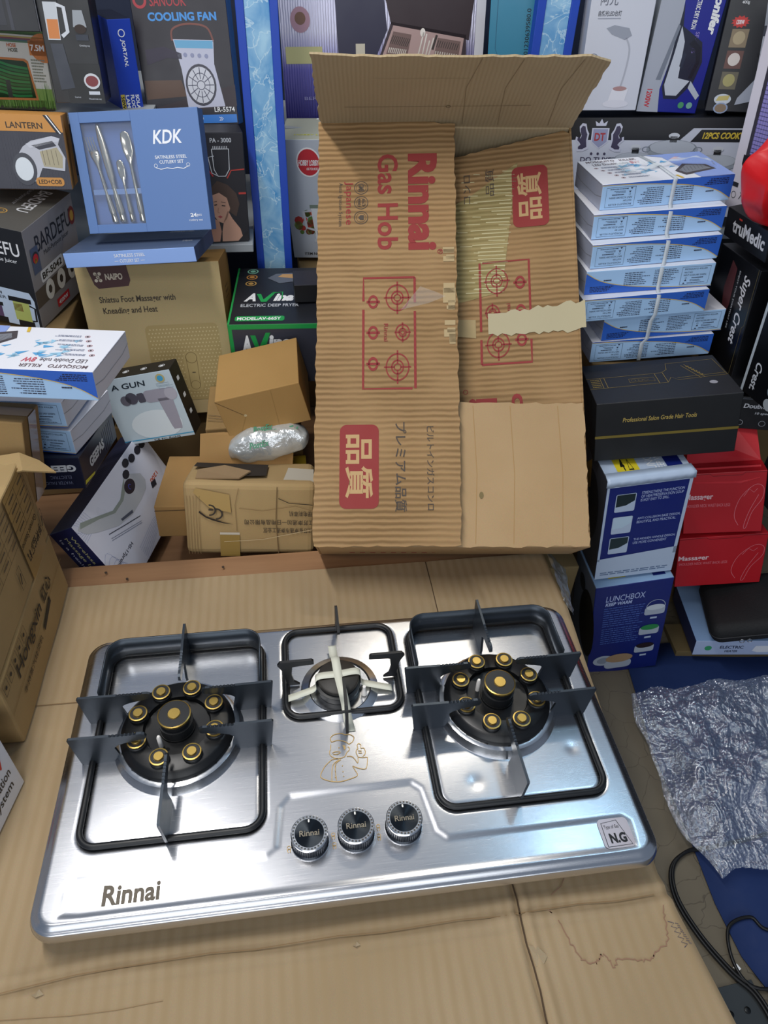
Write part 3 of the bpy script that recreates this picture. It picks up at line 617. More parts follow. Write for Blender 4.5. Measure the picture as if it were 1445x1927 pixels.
# ---- mosquito killer lamp boxes
BL1 = M('2f63c4', .4); BL2 = M('a9cdf2', .4); YEL = M('d9b640', .45); TXT = M('2a2d44', .5)
def mosquito(key, label, group, flip=False, top=False):
    o, d = bx(key, 'mosquito_lamp_box', label, 'box', {'F': BL2, 'T': M('e4e6ee', .35), 'L': M('aab2c8', .4), 'R': M('c9cfe0', .4), '*': M('5f83c6', .4)}, group)
    f = Face(o, d, 'F', rot=0 if flip else 180).name('blue_band')
    # artwork is printed with its text upright in the rotated frame; curve separates blue field and pale field
    cv = [(p.x, p.y) for p in catmull([(0.0, .92, 0), (.12, .55, 0), (.30, .30, 0), (.55, .14, 0), (.80, .06, 0), (1.0, .04, 0)], 5)]
    up = cv if not flip else cv
    f.poly([(0, 0), (1, 0), (1, .04)]+list(reversed(up)), BL1) if False else None
    for a, b in zip(up, up[1:]): f.poly([(a[0], 0), (b[0], 0), (b[0], b[1]), (a[0], a[1])], BL1)
    f.up().name('yellow_swoosh').line(up, .0011, YEL)
    f.up().name('fine_print')
    f.fine(.04, .08, .24, .34, 4, M('14234f', .5), 3); f.fine(.30, .28, .50, .86, 7, TXT, 5, .35); f.fine(.53, .22, .72, .9, 9, TXT, 7, .35)
    f.fine(.14, .52, .2, .62, 1, TXT, 2, .5, 0)
    f.name('specification_panel'); f.frame_(.745, .14, .965, .9, .0006, TXT)
    f.text('MOSQUITO KILLER', .765, .76, .94, .84, TXT); f.text('WATT 8W', .765, .63, .83, .70, TXT); f.text('INPUT AC220-240V 50/60Hz', .765, .51, .94, .58, TXT)
    f.ring(.785, .43, .0016, .0004, TXT); f.fine(.83, .38, .92, .47, 1, TXT, 4, .4, 0); f.poly([(.775, .30), (.795, .30), (.785, .37)], TXT); f.fine(.82, .27, .92, .36, 2, TXT, 6, .4); f.poly([(.765, .17), (.785, .17), (.775, .24)], TXT); f.fine(.80, .18, .94, .23, 1, TXT, 8, .5, 0); f.done()
    seam(o, d, 'L'); seam(o, d, 'R')
    if top:
        f = Face(o, d, 'T', rot=180 if top == 'L' else 0); IC = M('9ccbe6', .4)
        f.name('ice_picture')
        rnd = random.Random(5)
        for i in range(26):
            x = rnd.uniform(.22, .62); y = rnd.uniform(.25, .7); f.poly([(x, y), (x+rnd.uniform(.03, .09), y+rnd.uniform(-.03, .05)), (x+rnd.uniform(.0, .06), y+rnd.uniform(.04, .1))], IC if i % 3 else M('5aa4d8', .4))
        f.up().name('product_title'); f.text('MOSQUITO   KILLER', .05, .86, .45, .94, M('6b5a60', .5), .01); f.text('LED Double tube', .08, .74, .36, .82, M('5a5058', .5)); f.text('8W', .38, .73, .46, .83, M('c65a6a', .5), .02)
        f.name('pictogram')
        for i in range(5): f.ring(.08+.03*i, .64-.11*i, .0035, .0008, M('9a4a50', .5)); f.ell(.08+.03*i, .64-.11*i, .0018, M('3a3038', .5), n=8); f.fine(.12+.03*i, .615-.11*i, .30+.03*i, .665-.11*i, 2, M('6a7390', .5), i, .4)
        f.name('blue_corner').poly([(.55, 1), (.66, .88), (.68, .6), (.72, .3), (.74, 0), (1, 0), (1, 1)], M('8ea4de', .38)); f.up().name('lamp_picture')
        f.poly([(.62, .30), (.66, .12), (.93, .26), (.90, .46), (.74, .55)], M('4a4448', .5)); f.up(); f.poly([(.65, .30), (.68, .19), (.9, .30), (.87, .44), (.75, .49)], M('7d8088', .4))
        for i in range(7): f.line([(.66+.03*i, .22+.016*i), (.68+.03*i, .40+.012*i)], .0007, M('33343a', .5))
        f.name('red_bird').poly([(.70, .78), (.76, .86), (.79, .84), (.75, .80), (.80, .72), (.73, .77)], M('c04a5c', .5)); f.name('yellow_bar').poly([(.60, .02), (.62, .02), (.60, .14), (.58, .14)], YEL); f.done()
    return o
GR = 'mosquito lamp boxes stacked beside the hob carton'
mosquito('mosqR1', 'white and blue mosquito lamp box, topmost of the strapped stack at right', GR, top='R')
for i, n, fl in ((2, 'second', 0), (3, 'third', 0), (4, 'fourth', 1), (5, 'fifth', 0), (6, 'sixth', 1), (7, 'lowest', 0)):
    mosquito('mosqR%d' % i, 'blue and pale mosquito lamp box, %s from the top in the strapped right stack' % n if n != 'lowest' else 'blue mosquito lamp box, lowest of the strapped stack behind the hair tool box', GR, flip=bool(fl))
GL = 'mosquito lamp boxes piled at left'
mosquito('mosqL1', 'white-topped blue mosquito lamp box above the massage gun box at left', GL, top='L')
mosquito('mosqL2', 'pale blue mosquito lamp box under the white-topped one at left', GL, flip=True)
mosquito('mosqL3', 'pale mosquito lamp box resting on the navy faucet box at left', GL, flip=True)
# plastic strapping round the right stack
STR = M('dfe6ea', .25, 0, alpha=.55)
def strapline(xl, wd, name, label):
    P = []; lo = 9
    for i in range(1, 8):
        c, r, d = BX['mosqR%d' % i]; mw = place(c, r)
        if i == 1: P += [mw @ Vector((xl-.01, d[1]/2, d[2]/2+.0015)), mw @ Vector((xl, 0, d[2]/2+.002)), mw @ Vector((xl, -d[1]/2-.001, d[2]/2+.002))]
        for zz in (.42, -.42):
            q = mw @ Vector((xl-(c[0]-1.0428)-.0022*i, -d[1]/2-.003, d[2]*zz)); lo = min(lo, q.y); P.append(Vector((q.x, lo, q.z)))
    V = []
    for p in P: V += [p-Vector((wd/2, 0, 0)), p+Vector((wd/2, 0, 0))]
    o = mobj(name, V, [(2*i, 2*i+1, 2*i+3, 2*i+2) for i in range(len(P)-1)], STR, smooth=True); md = o.modifiers.new('thick', 'SOLIDIFY'); md.thickness = .0004
    return tag(o, label, 'strap')
strapline(.012, .008, 'plastic_strap', 'clear flattened plastic strap running down the front of the blue stack')
c, r, d = BX['mosqR1']; mw = place(c, r)
bow = catmull([mw @ Vector(p) for p in ((.012, 0, .025), (-.03, .02, .030), (-.07, .012, .028), (-.05, -.025, .027), (.0, -.005, .028), (.05, .004, .034), (.09, -.012, .036), (.105, -.03, .028))], 6)
V = []
for i, p in enumerate(bow):
    wd = .006+.003*math.sin(i*.9); V += [p+Vector((0, -wd, .001*math.sin(i))), p+Vector((0, wd, .002*math.cos(i*1.3)))]
kn = mobj('strap_bow', V, [(2*i, 2*i+1, 2*i+3, 2*i+2) for i in range(len(bow)-1)], STR, smooth=True); tag(kn, 'loose bow of clear plastic strap tied on the top mosquito lamp box', 'strap')

# ---- KDK cutlery sets
SB = M('5f7fb4', .5); SBL = M('8fb0ea', .45); SBD = M('3f5c94', .5)
c, r, d = BX['kdk']
kdk = empty('cutlery_set_box', place(c, r)); tag(kdk, 'slate blue cutlery gift box standing upright with four pieces behind its window', 'box')
w, dd, h = d; wx0, wx1, wz0, wz1 = -w/2+w*.075, -w/2+w*.475, -h/2+h*.075, h/2-h*.085
def shell(n, x0, x1, z0, z1, y0, y1, m): return boxobj(n, (x1-x0, y1-y0, z1-z0), m, parent=kdk, off=((x0+x1)/2, (y0+y1)/2, (z0+z1)/2), bev=.0006)
shell('front_panel', -w/2, wx0, -h/2, h/2, -dd/2, -dd/2+.004, SB); shell('front_panel', wx1, w/2, -h/2, h/2, -dd/2, -dd/2+.004, SB)
shell('front_panel', wx0, wx1, wz1, h/2, -dd/2, -dd/2+.004, SB); shell('front_panel', wx0, wx1, -h/2, wz0, -dd/2, -dd/2+.004, SB)
shell('box_body', -w/2, w/2, -h/2, h/2, -dd/2+.0045, dd/2, {'R': SBD, '*': SB}) if False else None
shell('inner_tray', -w/2+.001, w/2-.001, -h/2+.001, h/2-.001, -dd/2+.016, dd/2, {'*': SBD, 'F': M('4766a4', .55)})
for x0, x1, z0, z1 in ((-w/2, -w/2+.002, -h/2, h/2), (w/2-.002, w/2, -h/2, h/2), (-w/2+.002, w/2-.002, h/2-.002, h/2), (-w/2+.002, w/2-.002, -h/2, -h/2+.002)): shell('side_panel', x0, x1, z0, z1, -dd/2+.004, dd/2, SBD)
CUT = M('d8d2c4', .14, 1.0)
def cutlery(n, u, prof, yb=-.004):
    """flat cutlery piece hanging in the window, profile of (z fraction, half width, bulge)"""
    x = wx0+(wx1-wx0)*u[0]; x2 = wx0+(wx1-wx0)*u[1]; V = []; F = []; K = 7
    for t, hw, b in prof:
        zz = wz1+(wz0-wz1)*t; xc = x+(x2-x)*t
        for k in range(K):
            s = -1+2*k/(K-1); V.append((xc+hw*s, -dd/2+.011+yb-b*(1-s*s)-.0018*(1-s*s), zz))
    for i in range(len(prof)-1):
        for k in range(K-1): F.append((i*K+k, i*K+k+1, (i+1)*K+k+1, (i+1)*K+k))
    o = mobj(n, V, F, CUT, kdk, smooth=True); md = o.modifiers.new('thick', 'SOLIDIFY'); md.thickness = .0012; return o
HND = [(.46, .0022, 0), (.60, .0028, .001), (.66, .0032, .001), (.72, .0036, .001), (.86, .0056, .001), (.90, .0042, .002), (.97, .0058, .002), (.985, .004, .001)]
cutlery('spoon', (.80, .93), [(.09, .003, .0), (.11, .008, -.002), (.18, .0105, -.004), (.28, .0098, -.004), (.36, .005, -.001), (.40, .0025, 0)]+HND)
cutlery('teaspoon', (.58, .72), [(.36, .002, 0), (.38, .0058, -.002), (.44, .0076, -.003), (.52, .006, -.002), (.56, .0025, 0), (.62, .002, 0), (.72, .0026, .001), (.86, .0042, .001), (.90, .003, .002), (.97, .0046, .002), (.985, .003, 0)])
cutlery('knife', (.30, .53), [(.01, .001, 0), (.05, .004, 0), (.15, .0062, 0), (.35, .0068, 0), (.52, .006, 0), (.58, .0038, .001), (.64, .0042, .001), (.70, .005, .001), (.86, .0068, .001), (.90, .0045, .002), (.97, .006, .002), (.985, .004, 0)])
fk = cutlery('fork', (.08, .37), [(.26, .0088, 0), (.32, .0085, -.001), (.38, .004, 0), (.42, .0024, 0)]+HND)
for k in range(4):
    xx = wx0+(wx1-wx0)*(.08+.29*.2)-.0075+.005*k; mobj('fork_tine', [(xx-.0012, -dd/2+.008, wz1+(wz0-wz1)*.27), (xx+.0012, -dd/2+.008, wz1+(wz0-wz1)*.27), (xx+.0008-.004, -dd/2+.007, wz1+(wz0-wz1)*.13), (xx-.0008-.004, -dd/2+.007, wz1+(wz0-wz1)*.13)], [(0, 1, 2, 3)], CUT, fk)
shell('holding_band', wx0+.002, wx1-.001, wz0+(wz1-wz0)*.30, wz0+(wz1-wz0)*.355, -dd/2+.0045, -dd/2+.007, SB)
shell('clear_window', wx0, wx1, wz0, wz1, -dd/2+.0028, -dd/2+.0032, M('dfe8f5', .08, 0, alpha=.08))
f = Face(kdk, d, 'F').name('brand_lettering'); f.text('KDK', .625, .725, .86, .835, M('f4f6fa', .4), .018, .22)
f.name('product_title'); f.text('SATINLESS STEEL', .625, .605, .875, .632, WH, .012); f.text('CUTLERY SET', .655, .565, .845, .592, WH, .012)
f.name('scroll_ornament'); f.line([(.62, .535), (.66, .52), (.71, .53), (.75, .522), (.79, .53), (.84, .52), (.88, .54)], .0012, WH); f.ring(.622, .55, .003, .0007, WH); f.ring(.878, .55, .003, .0007, WH)
f.name('piece_count'); f.text('24', .845, .115, .895, .147, WH, .03); f.text('pcs', .90, .113, .935, .137, WH); f.text('cutlery set', .83, .075, .94, .098, WH); f.done()
o, d = bx('cutflat', 'cutlery_set_box', 'pale-fronted blue cutlery box lying flat under the upright windowed one', 'box', {'F': SBL, 'T': M('566684', .3), 'R': M('33436c', .5), '*': SB})
f = Face(o, d, 'F').name('product_title'); f.text('SATINLESS STEEL', .385, .56, .62, .78, WH, .01); f.text('CUTLERY SET', .42, .2, .57, .42, WH, .01); f.line([(.38, .3), (.41, .3)], .0008, WH); f.line([(.58, .3), (.61, .3)], .0008, WH); f.done()
f = Face(o, d, 'T').name('product_title'); f.text('24pcs', .86, .3, .94, .4, LG); f.text('SATINLESS STEEL', .68, .86, .88, .92, LG); f.done()

# ---- NAIPO foot massager
NK = kraft('c6b183', 'b9a273', 'Z', 0, blotamt=.4)
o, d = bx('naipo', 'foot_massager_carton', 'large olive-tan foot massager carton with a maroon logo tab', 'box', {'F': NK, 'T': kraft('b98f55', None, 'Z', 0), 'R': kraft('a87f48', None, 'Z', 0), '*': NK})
MR = M('4d2a2a', .5); f = Face(o, d, 'F').name('logo_tab'); f.poly([(.085, 1), (.36, 1), (.37, .91), (.35, .875), (.14, .865), (.115, .89)], MR); f.up().name('brand_lettering')
f.text('NAIPO', .20, .915, .32, .955, M('d9cdb8', .5), .035)
for a, b in ((.135, .955), (.165, .955), (.15, .935), (.135, .915), (.165, .915)): f.ell(a, b, .0035, M('d9cdb8', .5), n=10)
f.line([(.135, .955), (.165, .915)], .0025, M('b5a58e', .5)); f.name('product_title'); BR = M('43382a', .55)
f.text('Shiatsu Foot Massager with', .125, .765, .66, .815, BR, .018); f.text('Kneading and Heat', .135, .695, .52, .745, BR, .018)
f.name('massager_picture'); f.rrect(.40, .10, .93, .62, .012, M('ab9562', .6)); f.up(); DT = M('cbb888', .6)
for i in range(21):
    for j in range(20): f.ell(.425+.0245*i+(.012 if j % 2 else 0), .125+.0245*j, .0018, DT, n=5)
f.up(); f.rrect(.64, .16, .76, .44, .014, M('b49e6a', .55)); f.up(); f.ring(.70, .395, .012, .0012, M('7d683e', .6)); f.line([(.66, .40), (.665, .2)], .001, M('7d683e', .6)); f.line([(.74, .40), (.735, .2)], .001, M('7d683e', .6)); f.ring(.70, .205, .01, .001, M('7d683e', .6)); f.rect(.69, .29, .715, .296, BR); f.done()
f = Face(o, d, 'R').name('handling_marks')
for i, v in enumerate((.74, .78)): f.frame_(.3, v, .6, v+.03, .0012, BR)
f.done()

# ---- massage gun box
o, d = bx('gun', 'massage_gun_box', 'black-sided massage gun box with a pale front under the foot massager carton', 'box', {'F': M('c7d6de', .35), '*': M('1d1a18', .5)})
f = Face(o, d, 'F').name('product_title'); f.text('A GUN', .14, .83, .62, .91, M('25303a', .5), .02, .1)
f.name('pale_ground').ell(.55, .25, .055, M('e3ecf0', .4), .6); f.up().name('gun_picture'); GP = M('a6a2ae', .35); GD = M('55525e', .4)
f.rrect(.52, .58, .90, .76, .012, GP); f.poly([(.70, .62), (.90, .62), (.885, .20), (.87, .14), (.76, .14), (.745, .2)], GP); f.up(); f.ell(.90, .67, .013, M('b9b6c0', .3), 1.1); f.rrect(.44, .60, .54, .74, .004, GD); f.ell(.36, .68, .013, GD); f.ell(.27, .66, .011, M('6a6772', .4))
f.name('blue_stripe').rect(0, .045, 1, .06, M('3f9fc8', .4)); f.name('quality_seal').ell(.84, .90, .0095, M('c3b27a', .4)); f.up(); f.ell(.84, .90, .0062, M('4aa5cf', .4)); f.name('callout').frame_(.76, .80, .93, .83, .0006, M('7a90a0', .5)); f.frame_(.78, .75, .97, .785, .0006, M('7a90a0', .5))
f.name('certification_marks').text('CE FC RoHS', .42, .006, .80, .035, BK, .01); f.done()
f = Face(o, d, 'T').name('pictogram')
for u in (.35, .6, .85): f.ring(u, .5, .006, .0012, WH); f.rect(u-.02, .42, u+.02, .55, WH)
f.done()
f = Face(o, d, 'R').name('pictogram')
for v in (.3, .55, .8): f.rrect(.35, v-.03, .6, v+.03, .002, WH)
f.done()

# ---- neck massager box (HS-17)
c, r, d = BX['hs17']
NAV = M('1b2150', .45)
o = boxobj('neck_massager_box', d, {'F': M('e6e8f6', .3), '*': NAV, 'L': M('262a44', .5)}, mw=place(c, r)); tag(o, 'white and navy massager box propped on its corner with a white cord handle', 'box')
f = Face(o, d, 'F').name('contour_lines'); CL = M('7f8fc0', .5)
for k in range(7): f.line([(p.x, p.y) for p in catmull([(.55+.06*k, 0, 0), (.5+.07*k, .07+.012*k, 0), (.75+.03*k, .10+.015*k, 0), (1, .05+.02*k, 0)], 4)], .0004, CL); f.line([(p.x, p.y) for p in catmull([(0, .02+.02*k, 0), (.06+.03*k, .04+.02*k, 0), (.1+.02*k, .01+.015*k, 0), (.06+.03*k, 0, 0)], 4)], .0004, CL); f.line([(1-.03*k, .30), (.9-.02*k, .55), (.97-.02*k, .85)], .0004, CL)
f.up().name('massager_picture'); MG = M('c9ccd2', .35)
f.poly([(.05, .068), (.17, .205), (.282, .328), (.284, .44), (.21, .531), (.172, .582), (.213, .658), (.317, .738), (.416, .739), (.485, .691), (.513, .59), (.518, .441), (.445, .287), (.274, .121), (.178, .047), (.075, .018)], MG); f.up()
f.poly([(.05, .068), (.17, .205), (.282, .328), (.284, .44), (.172, .582), (.277, .524), (.325, .454), (.324, .331), (.203, .196), (.09, .037)], M('9aa39c', .4)); f.up(); f.ell(.293, .581, .0135, M('3a333d', .4), 1.5); f.up(); f.ring(.30, .581, .005, .0011, M('5a62e0', .3), a0=100, a1=330); f.poly([(.42, .335), (.45, .335), (.51, .455), (.48, .465)], M('5b5f70', .5))
for u, v in ((.172, .622), (.087, .684), (.116, .761), (.118, .855), (.119, .93)): f.ell(u, v, .0085, M('30303a', .5), 1.5, n=10)
f.line([(.398, .178), (.497, .319), (.609, .486)], .0014, M('2a2c3c', .5)); f.line([(.45, .17), (.657, .466)], .0008, M('6a6f88', .5)); f.line([(.47, .165), (.675, .46)], .0008, M('6a6f88', .5)); f.name('price_tag').poly([(.50, .76), (.56, .74), (.58, .80), (.52, .82)], M('30303a', .5)); f.done()
f = Face(o, d, 'F', rot=270).name('product_title'); f.text('HS-17promax', .72, .665, .97, .72, M('2a2c3c', .5), .015); f.up(); f.text('1200', .12, .47, .23, .52, M('d0603a', .5), .02); f.done()
f = Face(o, d, 'B', rot=0).name('product_title'); f.text('Wireless Charging', .1, .60, .95, .76, M('c9c890', .5)); f.text('Massage Instrument', .1, .36, .95, .52, M('c9c890', .5)); f.text('Is a healthy life', .1, .14, .8, .27, M('d0d4e8', .5)); f.done()
f = Face(o, d, 'L', rot=90).name('fine_print')
for k in range(6): f.rect(.30, .2+.1*k, .85, .22+.1*k, M('4a4f72', .5))
f.done()
mw = place(c, r); T_ = lambda x, y, z: mw @ Vector((x, y, z))
hd = sweep('cord_handle', catmull([T_(.030, -d[1]/2-.001, d[2]/2-.012), T_(.038, -d[1]/2-.012, d[2]/2-.014), T_(.040, -d[1]/2-.014, d[2]/2-.040), T_(.055, -d[1]/2-.012, d[2]/2-.060), T_(.066, -d[1]/2-.006, d[2]/2-.058), T_(.066, -d[1]/2-.004, d[2]/2-.040)], 6), .0021, M('f0eeea', .6), None, 7)
hd.parent = o; hd.matrix_parent_inverse = mw.inverted()

# ---- GEEPAS faucet box
o, d = bx('geepas', 'water_faucet_box', 'glossy navy electric water faucet box below the left mosquito lamp boxes', 'box', {'*': M('141a33', .3)})
f = Face(o, d, 'F', rot=180).name('brand_lettering'); f.text('GEEPAS', .08, .22, .72, .44, LG, .05); f.text('ELECTRIC', .18, .56, .5, .66, M('6a718c', .5)); f.text('WATER FAUCET', .18, .74, .66, .84, M('6a718c', .5)); f.done()
f = Face(o, d, 'R').name('brand_lettering'); f.text('GEEPAS', .20, .30, .62, .62, LG, .05); f.name('yellow_band').poly([(.0, .12), (.25, .02), (.27, .08), (.02, .22)], M('c9c23a', .5)); f.name('fine_print')
for k in range(6): f.rect(.62+.05*k, .1, .63+.05*k, .8, M('4a5072', .5))
f.done()
# ---- left column of boxes
o, d = bx('bardefu', 'juicer_box', 'black and grey juicer box with a faded top below the lantern box', 'box', {'F': M('1a1c22', .45), 'R': M('8f8b8c', .5), 'T': M('4a4844', .55), '*': M('4a4844', .55)})
f = Face(o, d, 'F').name('brand_lettering'); f.text('BARDEFU', .30, .74, .93, .87, M('e6e6e8', .4), .01); f.text('Multi-Purpose Juicer', .42, .66, .88, .71, WH)
f.name('picture_panel').poly([(.2, 0), (.97, 0), (.97, .30), (.93, .38), (.2, .40)], M('c3d3e6', .4)); f.up().name('blender_picture'); f.text('3 IN 1', .34, .315, .62, .345, BK, .01); f.text('BLENDER', .36, .27, .66, .30, BK, .01)
f.rect(.72, .06, .90, .26, M('b8c06a', .4)); f.rect(.68, .26, .93, .31, BK); f.rect(.72, .16, .82, .24, M('b04030', .4)); f.rect(.74, 0, .92, .06, BK); f.line([(.90, .24), (.96, .22), (.95, .08), (.90, .07)], .004, BK); f.rect(.42, .06, .58, .18, M('5a4464', .4)); f.rect(.4, .18, .6, .22, BK); f.rect(.4, 0, .62, .06, BK); f.done()
f = Face(o, d, 'R').name('brand_lettering'); f.text('BARDEFU', .18, .72, .90, .88, M('24242a', .5), .005); f.text('Multi-Purpose Juicer', .30, .64, .82, .70, M('30303a', .5))
f.name('model_number').rrect(.16, .42, .62, .54, .006, M('dcdcdc', .4)); f.up(); f.text('BF-5042', .19, .445, .59, .515, BK, .03); f.name('brown_band').rect(.0, .22, 1, .40, M('4e443e', .5)); f.up().name('pictogram')
for u in (.28, .52, .76): f.ell(u, .31, .016, M('e4e2da', .4), 1.3); 
f.up()
for u in (.28, .52, .76): f.ell(u, .31, .007, M('3a3230', .5), 1.3, n=6)
f.name('wattage_badge').rect(.36, .06, .62, .15, RED); f.up(); f.text('4500W', .39, .08, .59, .125, WH, .02); f.name('flag_badge').rect(.06, .55, .2, .80, M('4c5872', .5)); f.up(); f.ell(.13, .70, .011, M('2a2a2a', .5)); f.up(); f.ell(.13, .69, .009, RED); f.ell(.13, .67, .005, M('c9a23a', .5)); f.name('award_seal').ell(.93, .80, .012, M('7a2a2a', .5), 1.5); f.up(); f.ell(.93, .80, .007, M('c99a3a', .5), 1.5); f.done()
f = Face(o, d, 'T').name('award_seal')
for u, v in ((.45, .18), (.60, .32)): f.ring(u, v, .012, .0025, M('b08a4a', .5), .8); f.ring(u, v, .007, .0012, M('b08a4a', .5), .8)
f.name('brand_lettering'); f.done()
f = Face(o, d, 'T', rot=270).name('brand_lettering'); f.text('BARDEFU', .1, .72, .62, .86, M('c9c9cc', .5), .01); f.text('Multi-Purpose Juicer', .1, .60, .5, .66, M('b0b0b4', .5)); f.done()

OR = M('c58a42', .5)
o, d = bx('lantern', 'lantern_box', 'orange and charcoal lantern box between the juicer and garden hose boxes', 'box', {'F': M('3b3c46', .5), 'R': OR, 'T': OR, '*': OR})
f = Face(o, d, 'F').name('orange_band'); f.rect(0, .78, 1, 1, OR); f.up().name('product_title'); f.text('LANTERN', .38, .82, .78, .90, M('3a2c1c', .5), .02); f.poly([(.80, 1), (.86, 1), (.99, .76), (.93, .76)], M('20222a', .5)); f.up(); f.poly([(.83, 1), (.845, 1), (.975, .76), (.96, .76)], WH)
for i in range(22): f.line([(.3+.033*i, .02), (.3+.033*i, .74)], .0004, M('50515c', .5))
f.up().name('lantern_picture'); f.poly([(.40, .14), (.46, .08), (.62, .12), (.70, .30), (.95, .26), (.98, .44), (.92, .62), (.95, .70), (.86, .73), (.62, .66), (.52, .58), (.42, .42)], M('b7b9c2', .4)); f.up(); f.poly([(.72, .32), (.93, .30), (.95, .46), (.90, .58), (.70, .52)], M('a49a7c', .3)); f.ell(.50, .28, .020, M('3a3c46', .4), 1.35); f.up(); f.ell(.495, .28, .015, M('cfd6dc', .2), 1.3)
for k in range(4): f.line([(.74+.05*k, .34), (.73+.05*k, .54)], .0008, M('6a6250', .5))
f.poly([(.62, .60), (.86, .665), (.90, .60), (.70, .545)], M('3b3c46', .5)); f.poly([(.56, .62), (.86, .73), (.95, .70), (.93, .66), (.60, .56)], M('c3c5ce', .4))
f.name('model_badge').rrect(.60, .05, .92, .17, .006, OR); f.up(); f.text('LED+COB', .63, .08, .89, .14, M('241c14', .5), .02); f.done()

o, d = bx('hose', 'garden_hose_box', 'green and white garden hose box with a clear window at upper left', 'box', {'F': M('dadcd6', .4), 'R': M('a3a08c', .5), '*': M('4a6a2c', .5)})
f = Face(o, d, 'F').name('grass_band'); f.rect(0, 0, 1, .30, M('7fa34a', .45)); f.rect(0, 0, 1, .14, M('4c7a2c', .45)); rnd = random.Random(2); f.up()
for i in range(60): x = rnd.random(); f.poly([(x, .02), (x+.018, .02), (x+rnd.uniform(-.01, .03), rnd.uniform(.22, .45))], M(('6f9a3c', '5c8a34', '86aa58')[i % 3], .45))
f.rect(0, 0, 1, .045, M('3a3424', .6)); f.up().name('stripe_band')
for k, hx in enumerate(('b8a45a', '7a3a4a', '3a5a6a', '4a7a5a')): f.rect(0, .955-.02*k, 1, .975-.02*k, M(hx, .45))
f.name('size_badge').ell(.97, .84, .024, M('d8823a', .45), 1.0); f.rect(.78, .74, 1, .93, M('d8823a', .45)); f.up(); f.text('7.5M', .80, .80, .98, .88, WH, .02); f.name('product_title').text('HOSE', .50, .83, .62, .88, M('c8642c', .5), .03); f.text('HOSE', .51, .77, .63, .82, M('4a4a3a', .5), .03)
f.name('window_frame').poly([(.1, .12), (.80, .14), (.74, .66), (.70, .69), (.1, .70)], M('c87a3a', .5)); f.up().name('green_hose'); f.poly([(.1, .15), (.77, .17), (.72, .63), (.68, .66), (.1, .67)], M('123a20', .2)); f.up()
for k in range(9): f.line([(p.x, p.y) for p in catmull([(.1, .20+.05*k, 0), (.3, .24+.05*k, 0), (.5, .19+.05*k, 0), (.72, .20+.045*k, 0)], 5)], .0042, M('1f6a38' if k % 2 else '2a8046', .2))
f.up(); f.rect(.40, .16, .46, .40, M('1a2a20', .4)); f.name('fine_print').fine(.78, .38, .98, .70, 8, M('8a8f80', .5), 3, .5); f.done()
o, d = bx('darktop', 'appliance_box', 'dark box with a grey side on top of the garden hose box', 'box', {'F': M('14151c', .4), 'R': M('b3b5ba', .4), '*': BK})
f = Face(o, d, 'F').name('printed_panel'); f.rect(.3, .1, .62, 1, M('22242e', .4)); f.up(); f.rect(.66, .02, .70, 1, M('2c2e3a', .4)); f.done()

o, d = bx('blender', 'blender_box', 'black blender box with a jug and grinder cups printed on it', 'box', {'F': M('1c1d20', .4), 'R': M('101114', .35), 'B': LG, '*': BK}, cuts=3, wob=.0008)
f = Face(o, d, 'F', eps=.0016).name('counter_panel'); f.rect(.28, 0, 1, .35, M('0e0f11', .4)); f.up().name('blender_picture'); f.poly([(.10, .55), (.34, .55), (.38, .86), (.12, .86)], M('b9bfc6', .3)); f.up(); f.poly([(.12, .56), (.33, .56), (.35, .72), (.14, .72)], M('c87a3a', .4)); f.rect(.10, .86, .40, .91, BK); f.line([(.36, .84), (.50, .82), (.50, .62), (.38, .58)], .006, LG); f.poly([(.12, .52), (.36, .52), (.44, .14), (.16, .12)], M('1b2233', .3))
f.name('grinder_cup_picture'); f.poly([(.62, .66), (.88, .66), (.84, .80), (.66, .80)], M('8f959c', .3)); f.up(); f.ell(.75, .645, .010, M('2c1c14', .5), .7); f.rect(.64, .55, .88, .60, M('202838', .4)); f.ell(.80, .20, .014, M('c9ccd0', .3), .9); f.up(); f.ell(.80, .20, .011, M('7a2c30', .4), .8); f.rect(.70, .08, .92, .11, LG); f.name('caption').text('Grinding cup', .68, .495, .88, .515, LG); f.text('Minced meat cup', .68, .03, .93, .05, LG); f.text('Ground meat', .40, .05, .52, .065, LG); f.done()
o, d = bx('jortan', 'flood_lamp_box', 'slim royal blue solar flood lamp box leaning beside the cooling fan box', 'box', {'F': M('1c3fae', .4), 'L': M('1c3fae', .4), '*': M('10162a', .4)})
f = Face(o, d, 'F', rot=270).name('brand_lettering'); f.text('JORTAN.', .20, .42, .48, .62, WH, .02, .15); f.ring(.14, .52, .006, .0016, WH); f.name('product_title'); f.text('SOLAR', .78, .70, .98, .86, WH, .03); f.text('FLOOD', .78, .48, .98, .64, WH, .03); f.text('LAMP', .78, .26, .96, .42, WH, .03); f.name('wattage_badge').rect(.77, .04, .97, .22, M('d8c24a', .4)); f.up(); f.text('50W', .79, .06, .93, .20, BK, .03); f.done()

